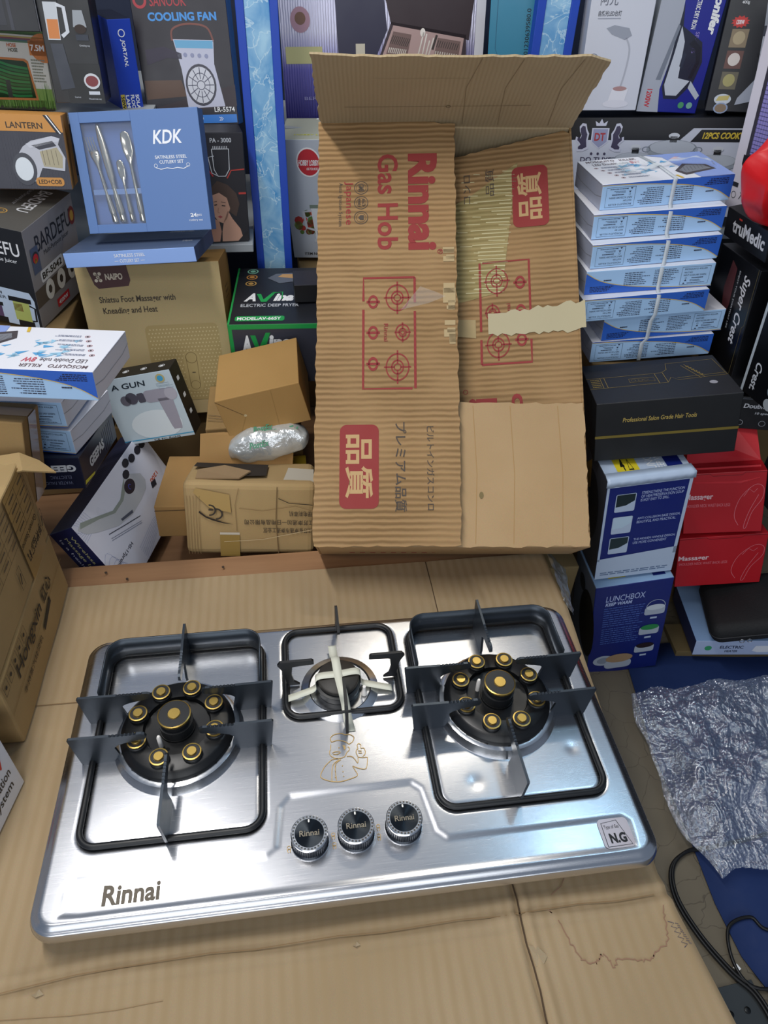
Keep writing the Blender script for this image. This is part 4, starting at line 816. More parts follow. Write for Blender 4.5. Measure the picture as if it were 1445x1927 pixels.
o, d = bx('fan', 'cooling_fan_box', 'dark purple cooling fan box with a white portable fan on the front', 'box', {'F': M('191522', .35), 'R': M('2468b8', .4), '*': M('14121c', .4)})
f = Face(o, d, 'F').name('table_panel'); f.poly([(0, .12), (1, .30), (1, .14), (.75, .12), (.2, .12)], M('2c2028', .4)); f.poly([(.02, .34), (.42, .34), (.46, .22), (.02, .20)], M('5a4438', .45)); f.up().name('brand_lettering'); f.text('SANOOK', .20, .855, .58, .925, M('a8323c', .45), .01); f.ring(.10, .895, .011, .005, M('a8323c', .45)); f.name('product_title'); f.text('COOLING FAN', .16, .755, .88, .815, M('3f8fd8', .4), .04)
f.name('mist').poly([(.08, .45), (.30, .50), (.46, .49), (.46, .53), (.28, .58), (.08, .56)], M('332e40', .5)); f.name('fan_picture'); f.line([(p.x, p.y) for p in catmull([(.38, .62, 0), (.40, .70, 0), (.56, .735, 0), (.76, .71, 0), (.82, .61, 0)], 5)], .0035, M('7a4a42', .5)); f.poly([(.39, .63), (.82, .62), (.80, .45), (.87, .14), (.46, .13), (.44, .42)], M('b9bcd0', .35)); f.up(); f.poly([(.40, .625), (.81, .615), (.805, .56), (.41, .57)], M('5aa0c8', .25)); f.ell(.63, .30, .0315, M('3a3a48', .4), 1.2); f.up(); f.ell(.63, .30, .0275, M('c9ccd6', .4), 1.2); f.up()
for k in range(12):
    a = math.radians(30*k); f.line([(.63+.009/f.w*math.cos(a), .30+.011/f.h*math.sin(a)), (.63+.027/f.w*math.cos(a), .30+.032/f.h*math.sin(a))], .0016, M('55586a', .5))
f.ring(.63, .30, .008, .0016, M('55586a', .5)); f.ring(.63, .30, .018, .0012, M('55586a', .5), 1.2)
for k in range(4): f.ell(.50+.075*k, .52-.004*k, .004, M('8a90b0', .4), n=10)
f.name('model_number').text('LR-5574', .745, .098, .97, .135, WH, .01); f.name('blue_badge').rect(.46, .015, .985, .078, M('2f78cc', .4)); f.up(); f.ring(.58, .05, .005, .0012, WH); f.line([(.79, .06), (.81, .046), (.79, .032)], .0012, WH); f.line([(.81, .06), (.83, .046), (.81, .032)], .0012, WH); f.done()
o, d = bx('pa3000', 'hair_trimmer_box', 'narrow black hair trimmer box printed with a resting woman below the fan box', 'box', {'F': M('22222a', .4), '*': M('17171c', .4)})
f = Face(o, d, 'F').name('model_number'); f.text('PA - 3000', .22, .915, .72, .955, LG, .015); f.name('red_lines').line([(.0, .70), (.12, .68), (.22, .62)], .002, RED); f.line([(.98, .68), (.66, .67), (.55, .60)], .0025, M('b03a34', .5)); f.line([(.98, .46), (.80, .46)], .004, M('b03a34', .5))
f.name('trimmer_head_picture'); f.line([(.24, .86), (.64, .86), (.62, .68), (.52, .62), (.34, .62), (.26, .68), (.24, .86)], .0016, LG); f.line([(.28, .80), (.14, .79), (.20, .65), (.36, .62)], .0016, LG)
for k in range(9): f.rect(.27+.04*k, .86, .285+.04*k, .885, LG)
SK = M('c79a84', .5); HR = M('4a3a34', .6); f.name('portrait_print'); f.poly([(.02, .33), (.10, .50), (.30, .58), (.55, .54), (.74, .46), (.80, .36), (.70, .24), (.5, .30), (.3, .42), (.1, .36)], HR); f.up(); f.poly([(.10, .37), (.16, .45), (.32, .47), (.50, .42), (.56, .32), (.46, .22), (.36, .18), (.24, .20), (.14, .26)], SK); f.poly([(.50, .30), (.60, .22), (.78, .12), (.85, 0), (.30, 0), (.32, .10), (.38, .2)], SK); f.poly([(.02, .0), (.02, .22), (.10, .24), (.26, .20), (.30, .1), (.24, 0)], M('b98a76', .5)); f.up(); f.poly([(.30, 0), (.70, 0), (.95, .1), (.98, 0)], M('1c1a20', .5)); f.line([(.18, .355), (.25, .36)], .0022, M('2a2226', .5)); f.line([(.36, .35), (.45, .345)], .0022, M('2a2226', .5)); f.line([(.17, .385), (.25, .39)], .0012, HR); f.line([(.35, .385), (.46, .375)], .0012, HR); f.line([(.27, .33), (.25, .285), (.29, .28)], .0012, M('9a6a58', .5)); f.poly([(.24, .245), (.30, .255), (.36, .242), (.30, .228)], M('a8484c', .5)); f.done()

# ---- shelving unit
BLUE = M('1f49b8', .45)
def marble():
    m = bpy.data.materials.new('ice_marble_laminate'); m.use_nodes = True; nt = m.node_tree; b = nt.nodes['Principled BSDF']; N = nt.nodes.new; K = nt.links.new
    tc = N('ShaderNodeTexCoord'); n = N('ShaderNodeTexNoise'); n.inputs['Scale'].default_value = 14; n.inputs['Detail'].default_value = 8; n.inputs['Distortion'].default_value = 1.2; K(tc.outputs['Object'], n.inputs['Vector'])
    v = N('ShaderNodeTexVoronoi'); v.feature = 'DISTANCE_TO_EDGE'; v.inputs['Scale'].default_value = 16; K(n.outputs['Color'], v.inputs['Vector']); 
    ad = N('ShaderNodeMix'); ad.data_type = 'RGBA'; ad.blend_type = 'ADD'; ad.inputs[0].default_value = .12; K(tc.outputs['Object'], ad.inputs[6]); K(n.outputs['Color'], ad.inputs[7]); K(ad.outputs[2], v.inputs['Vector'])
    rp = N('ShaderNodeValToRGB'); rp.color_ramp.elements[0].position = .3; rp.color_ramp.elements[0].color = lin('3f8fcc'); rp.color_ramp.elements[1].position = .72; rp.color_ramp.elements[1].color = lin('a9d4ee'); K(n.outputs['Fac'], rp.inputs[0])
    mr = N('ShaderNodeMapRange'); mr.inputs[2].default_value = .03; mr.inputs[3].default_value = .75; mr.inputs[4].default_value = 0; K(v.outputs['Distance'], mr.inputs[0])
    mx = N('ShaderNodeMix'); mx.data_type = 'RGBA'; mx.inputs[7].default_value = lin('d3ecf8'); K(mr.outputs[0], mx.inputs[0]); K(rp.outputs[0], mx.inputs[6]); K(mx.outputs[2], b.inputs['Base Color']); b.inputs['Roughness'].default_value = .4; return m
MBL = marble()
shelf = empty('shelving_unit', Matrix.Translation((.5, 1.6, FLOOR))); tag(shelf, 'blue shelving with ice-patterned uprights behind the boxes', 'shelving')
def sp(n, x0, x1, y0, y1, z0, z1, m):
    return boxobj(n, (x1-x0, y1-y0, z1-z0), m, parent=shelf, off=((x0+x1)/2-.5, (y0+y1)/2-1.6, (z0+z1)/2-FLOOR), bev=.0012)
for x0, x1, y in ((.275, .357, 1.36), (.872, .959, 1.345)):
    w3 = (x1-x0)/5
    sp('upright', x0, x0+w3, y, y+.025, FLOOR, 1.0, BLUE); sp('laminate_strip', x0+w3, x1-w3, y+.002, y+.02, FLOOR, 1.0, MBL); sp('upright', x1-w3, x1, y, y+.025, FLOOR, 1.0, BLUE)
SBRD = M('9aa0a6', .5)
sp('shelf_board', -.34, .272, 1.265, 1.8, .345, .362, SBRD); sp('shelf_board', -.34, .09, 1.30, 1.8, .592, .606, SBRD); sp('shelf_board', .36, .87, 1.50, 1.8, .525, .543, SBRD)
sp('shelf_board', .93, 1.5, 1.14, 1.8, .40, .412, SBRD)
sp('backing_panel', -.9, 1.6, 1.80, 1.81, FLOOR, 1.0, M('1d2740', .6))

# ---- boxes behind the hob carton
AV = M('1e2026', .4); AG = M('1f9a4a', .45)
o, d = bx('avinas', 'deep_fryer_box', 'black deep fryer box with green edges left of the hob carton', 'box', {'F': AG, 'L': AG, 'T': AV, '*': AV})
f = Face(o, d, 'F').name('front_panel'); f.rect(.035, 0, 1, .92, M('3a3c48', .4)); f.up().name('brand_lettering')
f.text('A', .10, .52, .19, .82, WH, .05, .2); f.poly([(.19, .82), (.235, .82), (.26, .62), (.33, .86), (.37, .86), (.29, .50), (.24, .50)], AG); f.text('ina', .34, .54, .55, .82, WH, .05, .2); f.text('ELECTRIC DEEP FRYER', .11, .34, .6, .44, LG, .01); f.done()
f = Face(o, d, 'T').name('brand_lettering'); f.line([(.01, .0), (.01, 1)], .004, AG); f.line([(.36, .52), (.46, .54), (.46, .42)], .003, AG)
f.text('A', .11, .38, .22, .52, WH, .05, .3); f.poly([(.22, .51), (.26, .51), (.29, .41), (.37, .54), (.40, .54), (.32, .37), (.27, .37)], AG); f.text('ina', .38, .38, .57, .51, WH, .05, .3); f.name('product_title'); f.text('ELECTRIC DEEP FRYER', .09, .285, .62, .335, LG, .01); f.name('model_badge').rrect(.06, .05, .50, .13, .006, AG); f.up(); f.text('MODEL:AV-665Y', .08, .065, .47, .115, WH, .03)
f.name('quality_seal')
for v, hx in ((.93, '6aa08a'), (.82, 'b07a3a'), (.70, 'b08a4a')): f.ring(.15, v, .011, .003, M(hx, .5), .9); f.ell(.15, v, .006, M(hx, .5), .9)
f.name('fryer_picture').poly([(.30, .80), (.42, .70), (.60, .74), (.60, .90), (.38, .88)], M('5a5f6a', .4)); f.up(); f.poly([(.40, .82), (.60, .78), (.60, .87), (.44, .87)], M('b08a5a', .5)); f.done()
o, d = bx('hobby', 'food_processor_box', 'pale grey food processor box with a round red logo behind the hob carton', 'box', {'F': M('b9c2cf', .4), 'T': M('a8ab9c', .45), 'L': M('c9ccd0', .45), '*': LG})
f = Face(o, d, 'F').name('logo_disc'); f.ell(.30, .825, .0285, WH, 1.18); f.up(); f.ell(.30, .825, .0255, M('c3303c', .4), 1.18); f.up().name('brand_lettering'); f.text('HOBBY LOBBY', .185, .80, .415, .845, WH, .03); f.text('ASK FOR MORE', .27, .765, .40, .785, WH, .01); f.name('product_title').text('NEW', .47, .82, .66, .87, M('7ac04a', .4), .04); f.text('GEN', .47, .75, .66, .80, M('7ac04a', .4), .04)
f.name('food_picture'); rnd = random.Random(9)
for i in range(30): f.ell(rnd.uniform(.08, .36), rnd.uniform(.24, .42), rnd.uniform(.005, .012), M(('b03a34', '5a7a3a', '8aa05a', '7a4a34', 'c9584a')[i % 5], .5), n=8)
f.up().name('jug_picture'); f.poly([(.30, .18), (.50, .18), (.52, .45), (.27, .45)], M('dfe4ea', .3)); f.up(); f.rect(.32, .20, .48, .25, M('6a7a7c', .4)); f.rect(.26, .45, .53, .48, M('7a8a80', .4)); f.line([(.28, .43), (.18, .42), (.20, .28), (.30, .26)], .006, LG); f.rect(.28, .15, .52, .18, LG); f.name('item_number').text('ITEM NO.: YD-6', .14, .03, .46, .055, BK, .01); f.done()
f = Face(o, d, 'T').name('fine_print'); f.text('HOBBY LOBBY', .15, .18, .6, .24, M('c9c83a', .5), .01); f.rect(.35, .92, .45, .98, WH); f.rect(.5, .92, .6, .98, WH); f.done()
o, d = bx('blackbox', 'appliance_box', 'small plain black box standing on the deep fryer box', 'box', {'F': BK, '*': M('26272e', .4)})
f = Face(o, d, 'F').name('edge_print'); f.line([(0, .985), (1, .985)], .0008, M('4a4c55', .5)); f.done()

PUR = M('3a3a68', .22, 0, coat=.5)
def glare_foil():
    m = bpy.data.materials.new('violet_foil_painted_glare'); m.use_nodes = True; nt = m.node_tree; b = nt.nodes['Principled BSDF']; N = nt.nodes.new; K = nt.links.new
    tc = N('ShaderNodeTexCoord'); w = N('ShaderNodeTexWave'); w.bands_direction = 'X'; w.inputs['Scale'].default_value = 55; w.inputs['Distortion'].default_value = 1.5; w.inputs['Detail'].default_value = 3; K(tc.outputs['Object'], w.inputs['Vector'])
    sx = N('ShaderNodeSeparateXYZ'); K(tc.outputs['Object'], sx.inputs[0]); rp = N('ShaderNodeValToRGB'); e = rp.color_ramp.elements; e[0].position = 0; e[0].color = lin('241f6a'); e[1].position = 1; e[1].color = lin('c3c2d8'); q = e.new(.40); q.color = lin('5f5ca8'); q = e.new(.70); q.color = lin('c4c3da')  # pale upper ramp tones paint lighting glare onto the violet foil
    mr = N('ShaderNodeMapRange'); mr.inputs[1].default_value = -.12; mr.inputs[2].default_value = .12; K(sx.outputs[2], mr.inputs[0]); K(mr.outputs[0], rp.inputs[0]); K(rp.outputs[0], b.inputs['Base Color']); b.inputs['Roughness'].default_value = .25; b.inputs['Metallic'].default_value = .35
    bp = N('ShaderNodeBump'); bp.inputs['Strength'].default_value = .25; bp.inputs['Distance'].default_value = .002; K(w.outputs['Fac'], bp.inputs['Height']); K(bp.outputs[0], b.inputs['Normal']); return m
o, d = bx('purple', 'cutlery_case_box', 'shiny violet foil box picturing an open cutlery case above the hob carton', 'box', {'F': glare_foil(), '*': LG})
f = Face(o, d, 'F').name('white_edge'); f.rect(.955, 0, 1, 1, M('dfe0ea', .35)); f.up(); f.rect(.955, .20, 1, .46, M('c0b878', .4)); f.rect(.02, .45, .2, .58, M('c3bf86', .4)); f.name('case_picture'); CS = M('3c2f38', .45)
f.poly([(.50, 1), (.945, 1), (.925, .62), (.54, .74)], M('33252c', .45)); f.poly([(.27, .92), (.50, 1), (.52, .70), (.45, .44), (.28, .44)], M('2b2b45', .4)); f.poly([(.46, .40), (.54, .76), (.91, .66), (.92, .34), (.90, .28), (.48, .28)], CS); f.up(); PK = M('b79a96', .5); f.poly([(.475, .42), (.55, .735), (.90, .635), (.89, .50), (.86, .40), (.48, .40)], PK); f.up(); RC = M('7a625e', .5); f.poly([(.515, .52), (.55, .69), (.64, .665), (.62, .50)], RC); f.poly([(.75, .48), (.77, .64), (.885, .61), (.875, .46)], RC); f.up(); SV = M('d8d2cc', .3, .6); DKS = M('3a3230', .4)
for k in range(10): f.line([(.535+.009*k, .60-.003*k), (.552+.009*k, .66-.003*k)], .0016, DKS); f.line([(.525+.009*k, .53-.002*k), (.533+.009*k, .57-.002*k)], .002, SV); f.line([(.765+.011*k, .57-.003*k), (.775+.011*k, .62-.003*k)], .0016, DKS); f.line([(.755+.0115*k, .48-.002*k), (.763+.0115*k, .54-.003*k)], .002, SV)
for a, b in (((.67, .48), (.70, .68)), ((.69, .47), (.715, .67)), ((.72, .47), (.75, .64)), ((.705, .46), (.73, .62))): f.line([a, b], .003, SV)
f.ell(.695, .68, .006, SV, 1.4, n=12); f.line([(.745, .55), (.765, .66)], .005, DKS)
for k in range(7): f.line([(.49+.018*k, .41), (.50+.018*k, .47)], .003, SV)
f.name('combination_lock').rect(.345, .43, .405, .52, M('c9c2b0', .4)); f.rect(.365, .50, .41, .60, M('c9c2b0', .4)); f.up(); f.rect(.355, .45, .395, .48, M('4a4640', .5)); f.name('dish_photo').ell(.10, .78, .022, M('b08a9a', .5), 1.1); f.up(); f.ell(.10, .79, .012, M('7a5a4a', .5)); f.name('brand_lettering').text('BERLINLINE', .10, .165, .30, .19, M('8a88b8', .4)); f.done()
o, d = bx('teal', 'storage_box', 'teal box with a vertical serial number above the hob carton', 'box', {'F': M('2f84a4', .4), 'L': M('20242c', .5), '*': M('2a7390', .4)})
f = Face(o, d, 'F', rot=90).name('serial_number'); f.text('ZL 201230639580.0', .40, .22, .86, .30, M('10303c', .5), .005); f.line([(.98, .86), (.56, .86), (.50, .80), (.50, .56)], .0012, M('1f6080', .5)); f.done()
c, r, d = BX['ledlamp']
o, d = bx('ledlamp', 'desk_lamp_box', 'white desk lamp box with a grey lamp picture on the right shelf', 'box', {'F': M('cfd3df', .4), '*': LG})
f = Face(o, d, 'F').name('product_title'); f.text('自然光LED台灯', .14, .795, .50, .84, M('3a3e4a', .5), .01); f.text('阿光', .15, .88, .42, .98, M('5a5f6e', .5)); f.rect(.14, .775, .5, .78, M('8a90a0', .5))
f.name('lamp_picture'); f.poly([(.30, .70), (.42, .725), (.66, .70), (.72, .64), (.62, .605), (.40, .65)], M('9aa0ae', .4)); f.line([(p.x, p.y) for p in catmull([(.64, .62, 0), (.72, .52, 0), (.71, .34, 0), (.67, .20, 0)], 5)], .0032, M('b0b4c0', .4)); f.poly([(.50, .07), (.78, .08), (.81, .19), (.55, .20)], M('e2e3ec', .35)); f.up(); f.ell(.67, .195, .014, M('b08a8a', .5), .30); f.ell(.64, .06, .026, M('dcdde8', .35), .28); f.name('round_icon').ring(.16, .445, .010, .0008, M('6a6f80', .5)); f.text('全光谱', .09, .35, .22, .375, M('5a5f70', .5)); f.done()
o, d = bx('iron', 'dry_iron_box', 'blue and silver dry iron box between the lamp box and black grinder box', 'box', {'F': M('15218e', .35), 'L': M('aeb4bc', .4), '*': M('101a6a', .4)})
f = Face(o, d, 'F').name('silver_panel'); f.poly([(0, 0), (.36, 0), (.30, .2), (.40, .62), (.36, 1), (0, 1)], M('aab0bd', .35)); f.up().name('iron_picture'); f.poly([(.38, .90), (.44, .72), (.80, .60), (.88, .44), (.82, .26), (.62, .12), (.40, .12), (.33, .22), (.36, .5)], M('1c2438', .3)); f.up(); f.poly([(.42, .72), (.52, .60), (.56, .30), (.76, .28), (.60, .15), (.42, .15), (.36, .24), (.40, .5)], M('c3cad6', .3)); f.poly([(.66, .62), (.80, .56), (.84, .44), (.78, .30), (.72, .30), (.78, .44), (.72, .54), (.60, .58)], M('101828', .3)); f.poly([(.54, .52), (.60, .50), (.58, .38), (.53, .40)], M('202a40', .4)); f.poly([(.78, .28), (.98, .16), (.94, .12), (.76, .22)], M('b8c0ce', .4)); f.poly([(.2, .28), (.28, .28), (.40, .72), (.36, .74)], M('78808e', .3)); f.name('eco_badge').ell(.72, .07, .006, M('4a9a6a', .5)); f.ell(.86, .07, .006, M('7ab0a0', .5)); f.done()
f = Face(o, d, 'F', rot=270).name('brand_lettering'); f.text('sonifer', .0, .83, .34, .97, WH, .05, .2); f.up().name('product_title'); f.text('ELECTRIC DRY IRON', .02, .56, .30, .635, WH, .02); f.text('SF-9115', .32, .66, .49, .72, M('9a8ad0', .4)); f.text('1200W', .80, .10, .96, .19, M('c0303c', .4), .03); f.done()
o, d = bx('grinder', 'hand_blender_box', 'black hand blender box with food photos beside the dry iron box', 'box', {'F': M('202126', .4), 'L': M('14151a', .4), '*': BK})
f = Face(o, d, 'F').name('wattage_badge'); P = []
for k in range(24): a = math.radians(15*k); q = .013 if k % 2 else .0095; P.append((.27+q*1.3/f.w*math.cos(a), .73+q*.8/f.h*math.sin(a)))
f.poly(P, M('c4302c', .45)); f.up(); f.text('1200W', .20, .71, .34, .745, WH, .02); f.text('400g', .22, .86, .35, .89, WH)
f.name('food_photo')
for v, hx, h2 in ((.53, '8a7a62', 'b0a080'), (.36, '6a4a44', 'd8cfc8'), (.19, '6a6454', 'a8a06a')): f.rect(.16, v, .46, v+.145, M(hx, .5)); f.up(); f.ell(.31, v+.075, .011, M(h2, .5)); f.layer -= 1
f.up(2); f.ell(.28, .005+.10, .016, M('c9d0d8', .4), .6); f.up(); f.poly([(.16, .09), (.38, .10), (.40, .14), (.20, .13)], M('c8b870', .5)); f.ell(.28, .03, .014, M('8fa0c0', .4), .7, n=14); f.up(); f.ell(.28, .03, .011, M('8a7660', .5), .7)
f.name('blender_picture'); f.poly([(.62, 1), (1, 1), (1, .72), (.70, .70)], M('9a9ea8', .3)); f.poly([(.70, .70), (.98, .71), (.97, .64), (.71, .62)], M('3a3d48', .4)); f.poly([(.72, .62), (.96, .64), (.94, .30), (.78, .28)], M('b4b8c2', .3)); f.poly([(.78, .28), (.96, .30), (1, .12), (.52, .06), (.54, .12)], M('a2a8b6', .3)); f.text('Silver Crest', .70, .46, .98, .49, BK, .01); f.done()
o, d = bx('cook', 'cookware_box', 'black and white cookware set box behind the strapped mosquito lamp stack', 'box', {'F': M('c3c8d6', .4), 'T': M('1a1b20', .4), '*': BK})
f = Face(o, d, 'F').name('black_band'); f.poly([(0, .78), (.60, .78), (.66, .90), (1, .90), (1, 1), (0, 1)], M('15161b', .4)); f.poly([(.655, .765), (1, .765), (1, .885), (.70, .885)], M('15161b', .4)); f.up(2).name('product_title'); f.text('12PCS COOKWARE SET', .71, .795, 1.04, .86, M('d0b43a', .4), .04, .2)
f.name('crest_logo'); CRST = M('3a3550', .5); SVR = M('c3c6d8', .4)
def cv_(P): return [(x, .66+(y-.56)*.70) for x, y in P]
f.poly(cv_([(.145, .90), (.235, .90), (.235, .70), (.19, .60), (.145, .70)]), SVR); f.up(); f.poly(cv_([(.152, .885), (.228, .885), (.228, .705), (.19, .62), (.152, .705)]), M('8f94b4', .4)); f.up(); f.text('DT', .162, .77, .218, .85, M('a02c34', .45), .03)
for s_ in (-1, 1):
    L_ = [(.055, .60), (.062, .72), (.058, .82), (.07, .88), (.078, .96), (.098, .97), (.112, .92), (.108, .85), (.098, .80), (.105, .75), (.125, .78), (.128, .72), (.11, .68), (.10, .64), (.118, .60), (.115, .56), (.085, .56)]
    f.poly(cv_([(.19+s_*a_, b_) for a_, b_ in L_]), SVR); f.up(); f.poly(cv_([(.19+s_*(.09+(a_-.09)*.72), .76+(b_-.76)*.82) for a_, b_ in L_]), CRST); f.layer -= 1
f.poly(cv_([(.165, .93), (.158, 1.0), (.178, .965), (.19, 1.03), (.202, .965), (.222, 1.0), (.215, .93)]), SVR); f.text('DO TUYET', .10, .555, .29, .605, CRST, .01)
for u in (.155, .19, .225): f.ell(u, .64, .003, CRST, n=5)
f.name('pot_picture')
for u, v, q in ((.57, .69, .052), (.385, .575, .045), (.80, .56, .045)):
    f.ell(u, v, q, M('9aa2ac', .3), .36); f.up(); f.ell(u, v+.02, q*.9, M('b9c0ca', .25), .30); f.ring(u, v+.02, q*.9, .0012, M('7a828c', .3), .30); f.rect(u-.018, v+.07, u+.018, v+.13, BK); f.ell(u, v+.135, .011, LG, .5); f.ring(u-q/f.w, v, .008, .0018, M('7a828c', .3), .6); f.ring(u+q/f.w, v, .008, .0018, M('7a828c', .3), .6); f.up()
f.done()

# ---- right-hand side
o, d = bx('hair', 'hair_tool_box', 'matt black hair tool box with gold line drawing beside the hob carton', 'box', {'T': M('1d1d22', .5), '*': M('0a0b0e', .45)})
f = Face(o, d, 'F').name('gold_band'); f.rect(0, .40, 1, .445, M('7a6a2c', .4, .3)); f.up().name('product_title'); f.text('Professional Salon Grade Hair Tools', .19, .66, .70, .735, M('c2a85a', .4, .3), .008, .15); f.done()
f = Face(o, d, 'T').name('gold_line_drawing'); GL_ = M('b09448', .4, .4); t_ = .0008
f.line([(0, .62), (.10, .62), (.55, .63), (.60, .70), (.62, .86), (.97, .88), (.99, .46), (.64, .42), (.60, .50), (.56, .38), (.10, .36), (0, .36)], t_, GL_); f.line([(.10, .36), (.10, .62)], t_, GL_); f.line([(.13, .36), (.13, .62)], t_, GL_); f.line([(.50, .37), (.50, .63)], t_, GL_); f.line([(.56, .38), (.56, .63)], t_, GL_); f.rrect(.30, .45, .48, .53, .003, M('1d1d22', .5)); f.frame_(.30, .45, .48, .54, t_, GL_)
for u in (.33, .38, .42): f.ring(u, .495, .004, .0008, GL_)
for k in range(6): f.ring(.76+.012*k, .74-.045*k, .0022, .0012, GL_)
f.line([(.72, .78), (.80, .42)], t_, GL_); f.line([(.745, .80), (.83, .44)], t_, GL_); f.line([(.64, .47), (.99, .51)], t_, GL_)
for i in range(6):
    for j in range(5): f.ell(.03+.011*i, .40+.045*j, .0014, GL_, n=6)
f.name('seal_sticker').ell(.86, .30, .007, M('9a98a0', .4)); f.done()

DB = M('14226e', .4); LB = M('b4c4da', .35)
c, r, d = BX['lunch2']
def warped_box(name, key, mats, fn, cuts=6):
    c, r, d = BX[key]; bm = bbox_bm(*d, bev=.001, seg=1); bmesh.ops.subdivide_edges(bm, edges=[e for e in bm.edges if e.calc_length() > .01], cuts=cuts, use_grid_fill=True); bm.normal_update()
    ml = []
    for m in mats.values():
        if m not in ml: ml.append(m)
    for f in bm.faces:
        best = max(FN, key=lambda k: f.normal.dot(Vector(FN[k]))); f.material_index = ml.index(mats.get(best, mats['*']))
    return from_bm(name, bm, ml, mw=place(c, r)), d
o, d = warped_box('lunch_box_carton', 'lunch2', {'F': DB, 'T': LB, 'L': M('3a3c44', .5), '*': LB}, None); tag(o, 'upper blue and white insulated lunch box carton with feature pictures', 'box', 'lunch box cartons')
f = Face(o, d, 'F', eps=.0006).name('white_base'); f.poly([(0, 0), (1, 0), (1, .27), (0, .22)], LB); f.rect(0, .94, 1, 1, LB); f.rect(.96, .2, 1, 1, LB); f.rect(0, .2, .03, 1, LB); f.up().name('feature_picture')
for v, hx in ((.70, '1c2a2c'), (.48, 'b9d0e2'), (.26+.01, '223234')): f.rrect(.12, v, .36, v+.17, .003, LB); f.up(); f.poly([(.13, v+.05), (.25, v+.06), (.35, v+.10), (.35, v+.165), (.13, v+.165)], M(hx, .4)); f.layer -= 1
f.up().name('feature_text'); TL = M('b9c8ee', .4)
for s, a, v in (('STRENGTHENS THE FUNCTION', .92, .85), ('OF HEATPRESERVATION SOUP', .92, .815), ('IS NOT EASY TO SPILL.', .76, .78), ('ANTI COLLISION BASE DESIGN,', .94, .60), ('BEAUTIFUL AND PRACTICAL.', .90, .565), ('THE HIDDEN HANDLE DESIGN,', .94, .385), ('USE MORE CONVENIENT', .84, .35)): f.text(s, .42, v, a, v+.026, TL)
f.name('maker_line'); f.fine(.06, .035, .95, .075, 2, M('5a7092', .5), 3, .5, .1); f.done()
f = Face(o, d, 'T', eps=.0006).name('yellow_sticker'); f.rrect(.16, .10, .42, .75, .004, M('d8c52c', .45)); f.up(); f.name('sticker_print').text('4', .22, .2, .27, .5, BK, .02); f.text('△', .3, .2, .36, .5, BK); f.name('blue_corner').poly([(.74, 0), (.92, 0), (.92, 1), (.74, 1)], DB); f.done()
f = Face(o, d, 'T', rot=90, eps=.0006).name('product_title'); f.text('LUNCHBOX', .1, .38, .9, .48, WH); f.text('KEEP WARM', .1, .28, .7, .36, WH); f.done()
f = Face(o, d, 'L', eps=.0006).name('side_picture'); f.ell(.4, .55, .05, M('15161a', .5), 1.7); f.poly([(0, .8), (.3, .95), (.35, .7), (0, .55)], M('8a6a2a', .5)); f.done()
# crumpled lid edge
V = []; F_ = []
for i in range(25):
    x = -.5+i/24; yy = .002*noise.noise((i*.6, 0, 2)); V += [(x*d[0]*1.04, -d[1]/2-.003-.003*noise.noise((i*.5, 3, 0)), d[2]/2-.012+yy), (x*d[0]*1.03, -d[1]/2-.0025, d[2]/2+.003+yy), (x*d[0], -d[1]/2+.02, d[2]/2+.004)]
for i in range(24): F_ += [(3*i, 3*i+3, 3*i+4, 3*i+1), (3*i+1, 3*i+4, 3*i+5, 3*i+2)]
lid = mobj('crumpled_lid', V, F_, LB, o, smooth=True); md = lid.modifiers.new('thick', 'SOLIDIFY'); md.thickness = .0008
o, d = warped_box('lunch_box_carton', 'lunch1', {'F': DB, 'T': M('8fb0d4', .4), 'L': M('6a7280', .5), '*': LB}, None); tag(o, 'lower royal blue insulated lunch box carton standing on the floor', 'box', 'lunch box cartons')
f = Face(o, d, 'F', eps=.0006).name('product_title'); f.text('LUNCHBOX', .15, .84, .66, .90, TL, 0, .1); f.text('KEEP WARM', .15, .795, .50, .83, TL, .03, .2); f.name('fine_print').fine(.14, .56, .70, .78, 9, M('4a66b0', .5), 3, .35, .15); f.fine(.14, .36, .66, .55, 8, M('4a66b0', .5), 9, .35, .15); f.name('container_picture')
for u, v, hx in ((.83, .68, 'c9d2dc'), (.80, .46, '2a8a4a'), (.78, .25, '2a1c1c')): f.rrect(u-.14, v-.045, u+.13, v+.04, .006, M('aeb8c6', .3)); f.up(); f.ell(u, v+.035, .020, M(hx, .4), .45); f.rect(u-.05, v-.09, u+.04, v-.07, LB); f.layer -= 1
f.ring(.83, .72, .020, .0014, M('aeb8c6', .3), 1.1, a0=0, a1=180); f.ell(.22, .16, .024, M('aeb8c6', .3), .75); f.up(); f.ell(.22, .16, .015, M('8a94a4', .3), .75); f.up(); f.rrect(.24, .05, .62, .15, .012, M('aeb8c6', .3)); f.up(); f.ell(.44, .17, .031, M('a88a6a', .5), .5); f.done()
f = Face(o, d, 'T', eps=.0006).name('blue_corner'); f.poly([(.76, .1), (.92, .1), (.92, .5), (.76, .5)], DB); f.rect(.2, .16, .42, .24, M('d8c52c', .45)); f.done()
f = Face(o, d, 'L', eps=.0006).name('side_picture'); f.ell(.4, .80, .018, M('25282a', .5), 1.3); f.ell(.75, .5, .05, M('0c0d10', .5), 2.0); f.done()

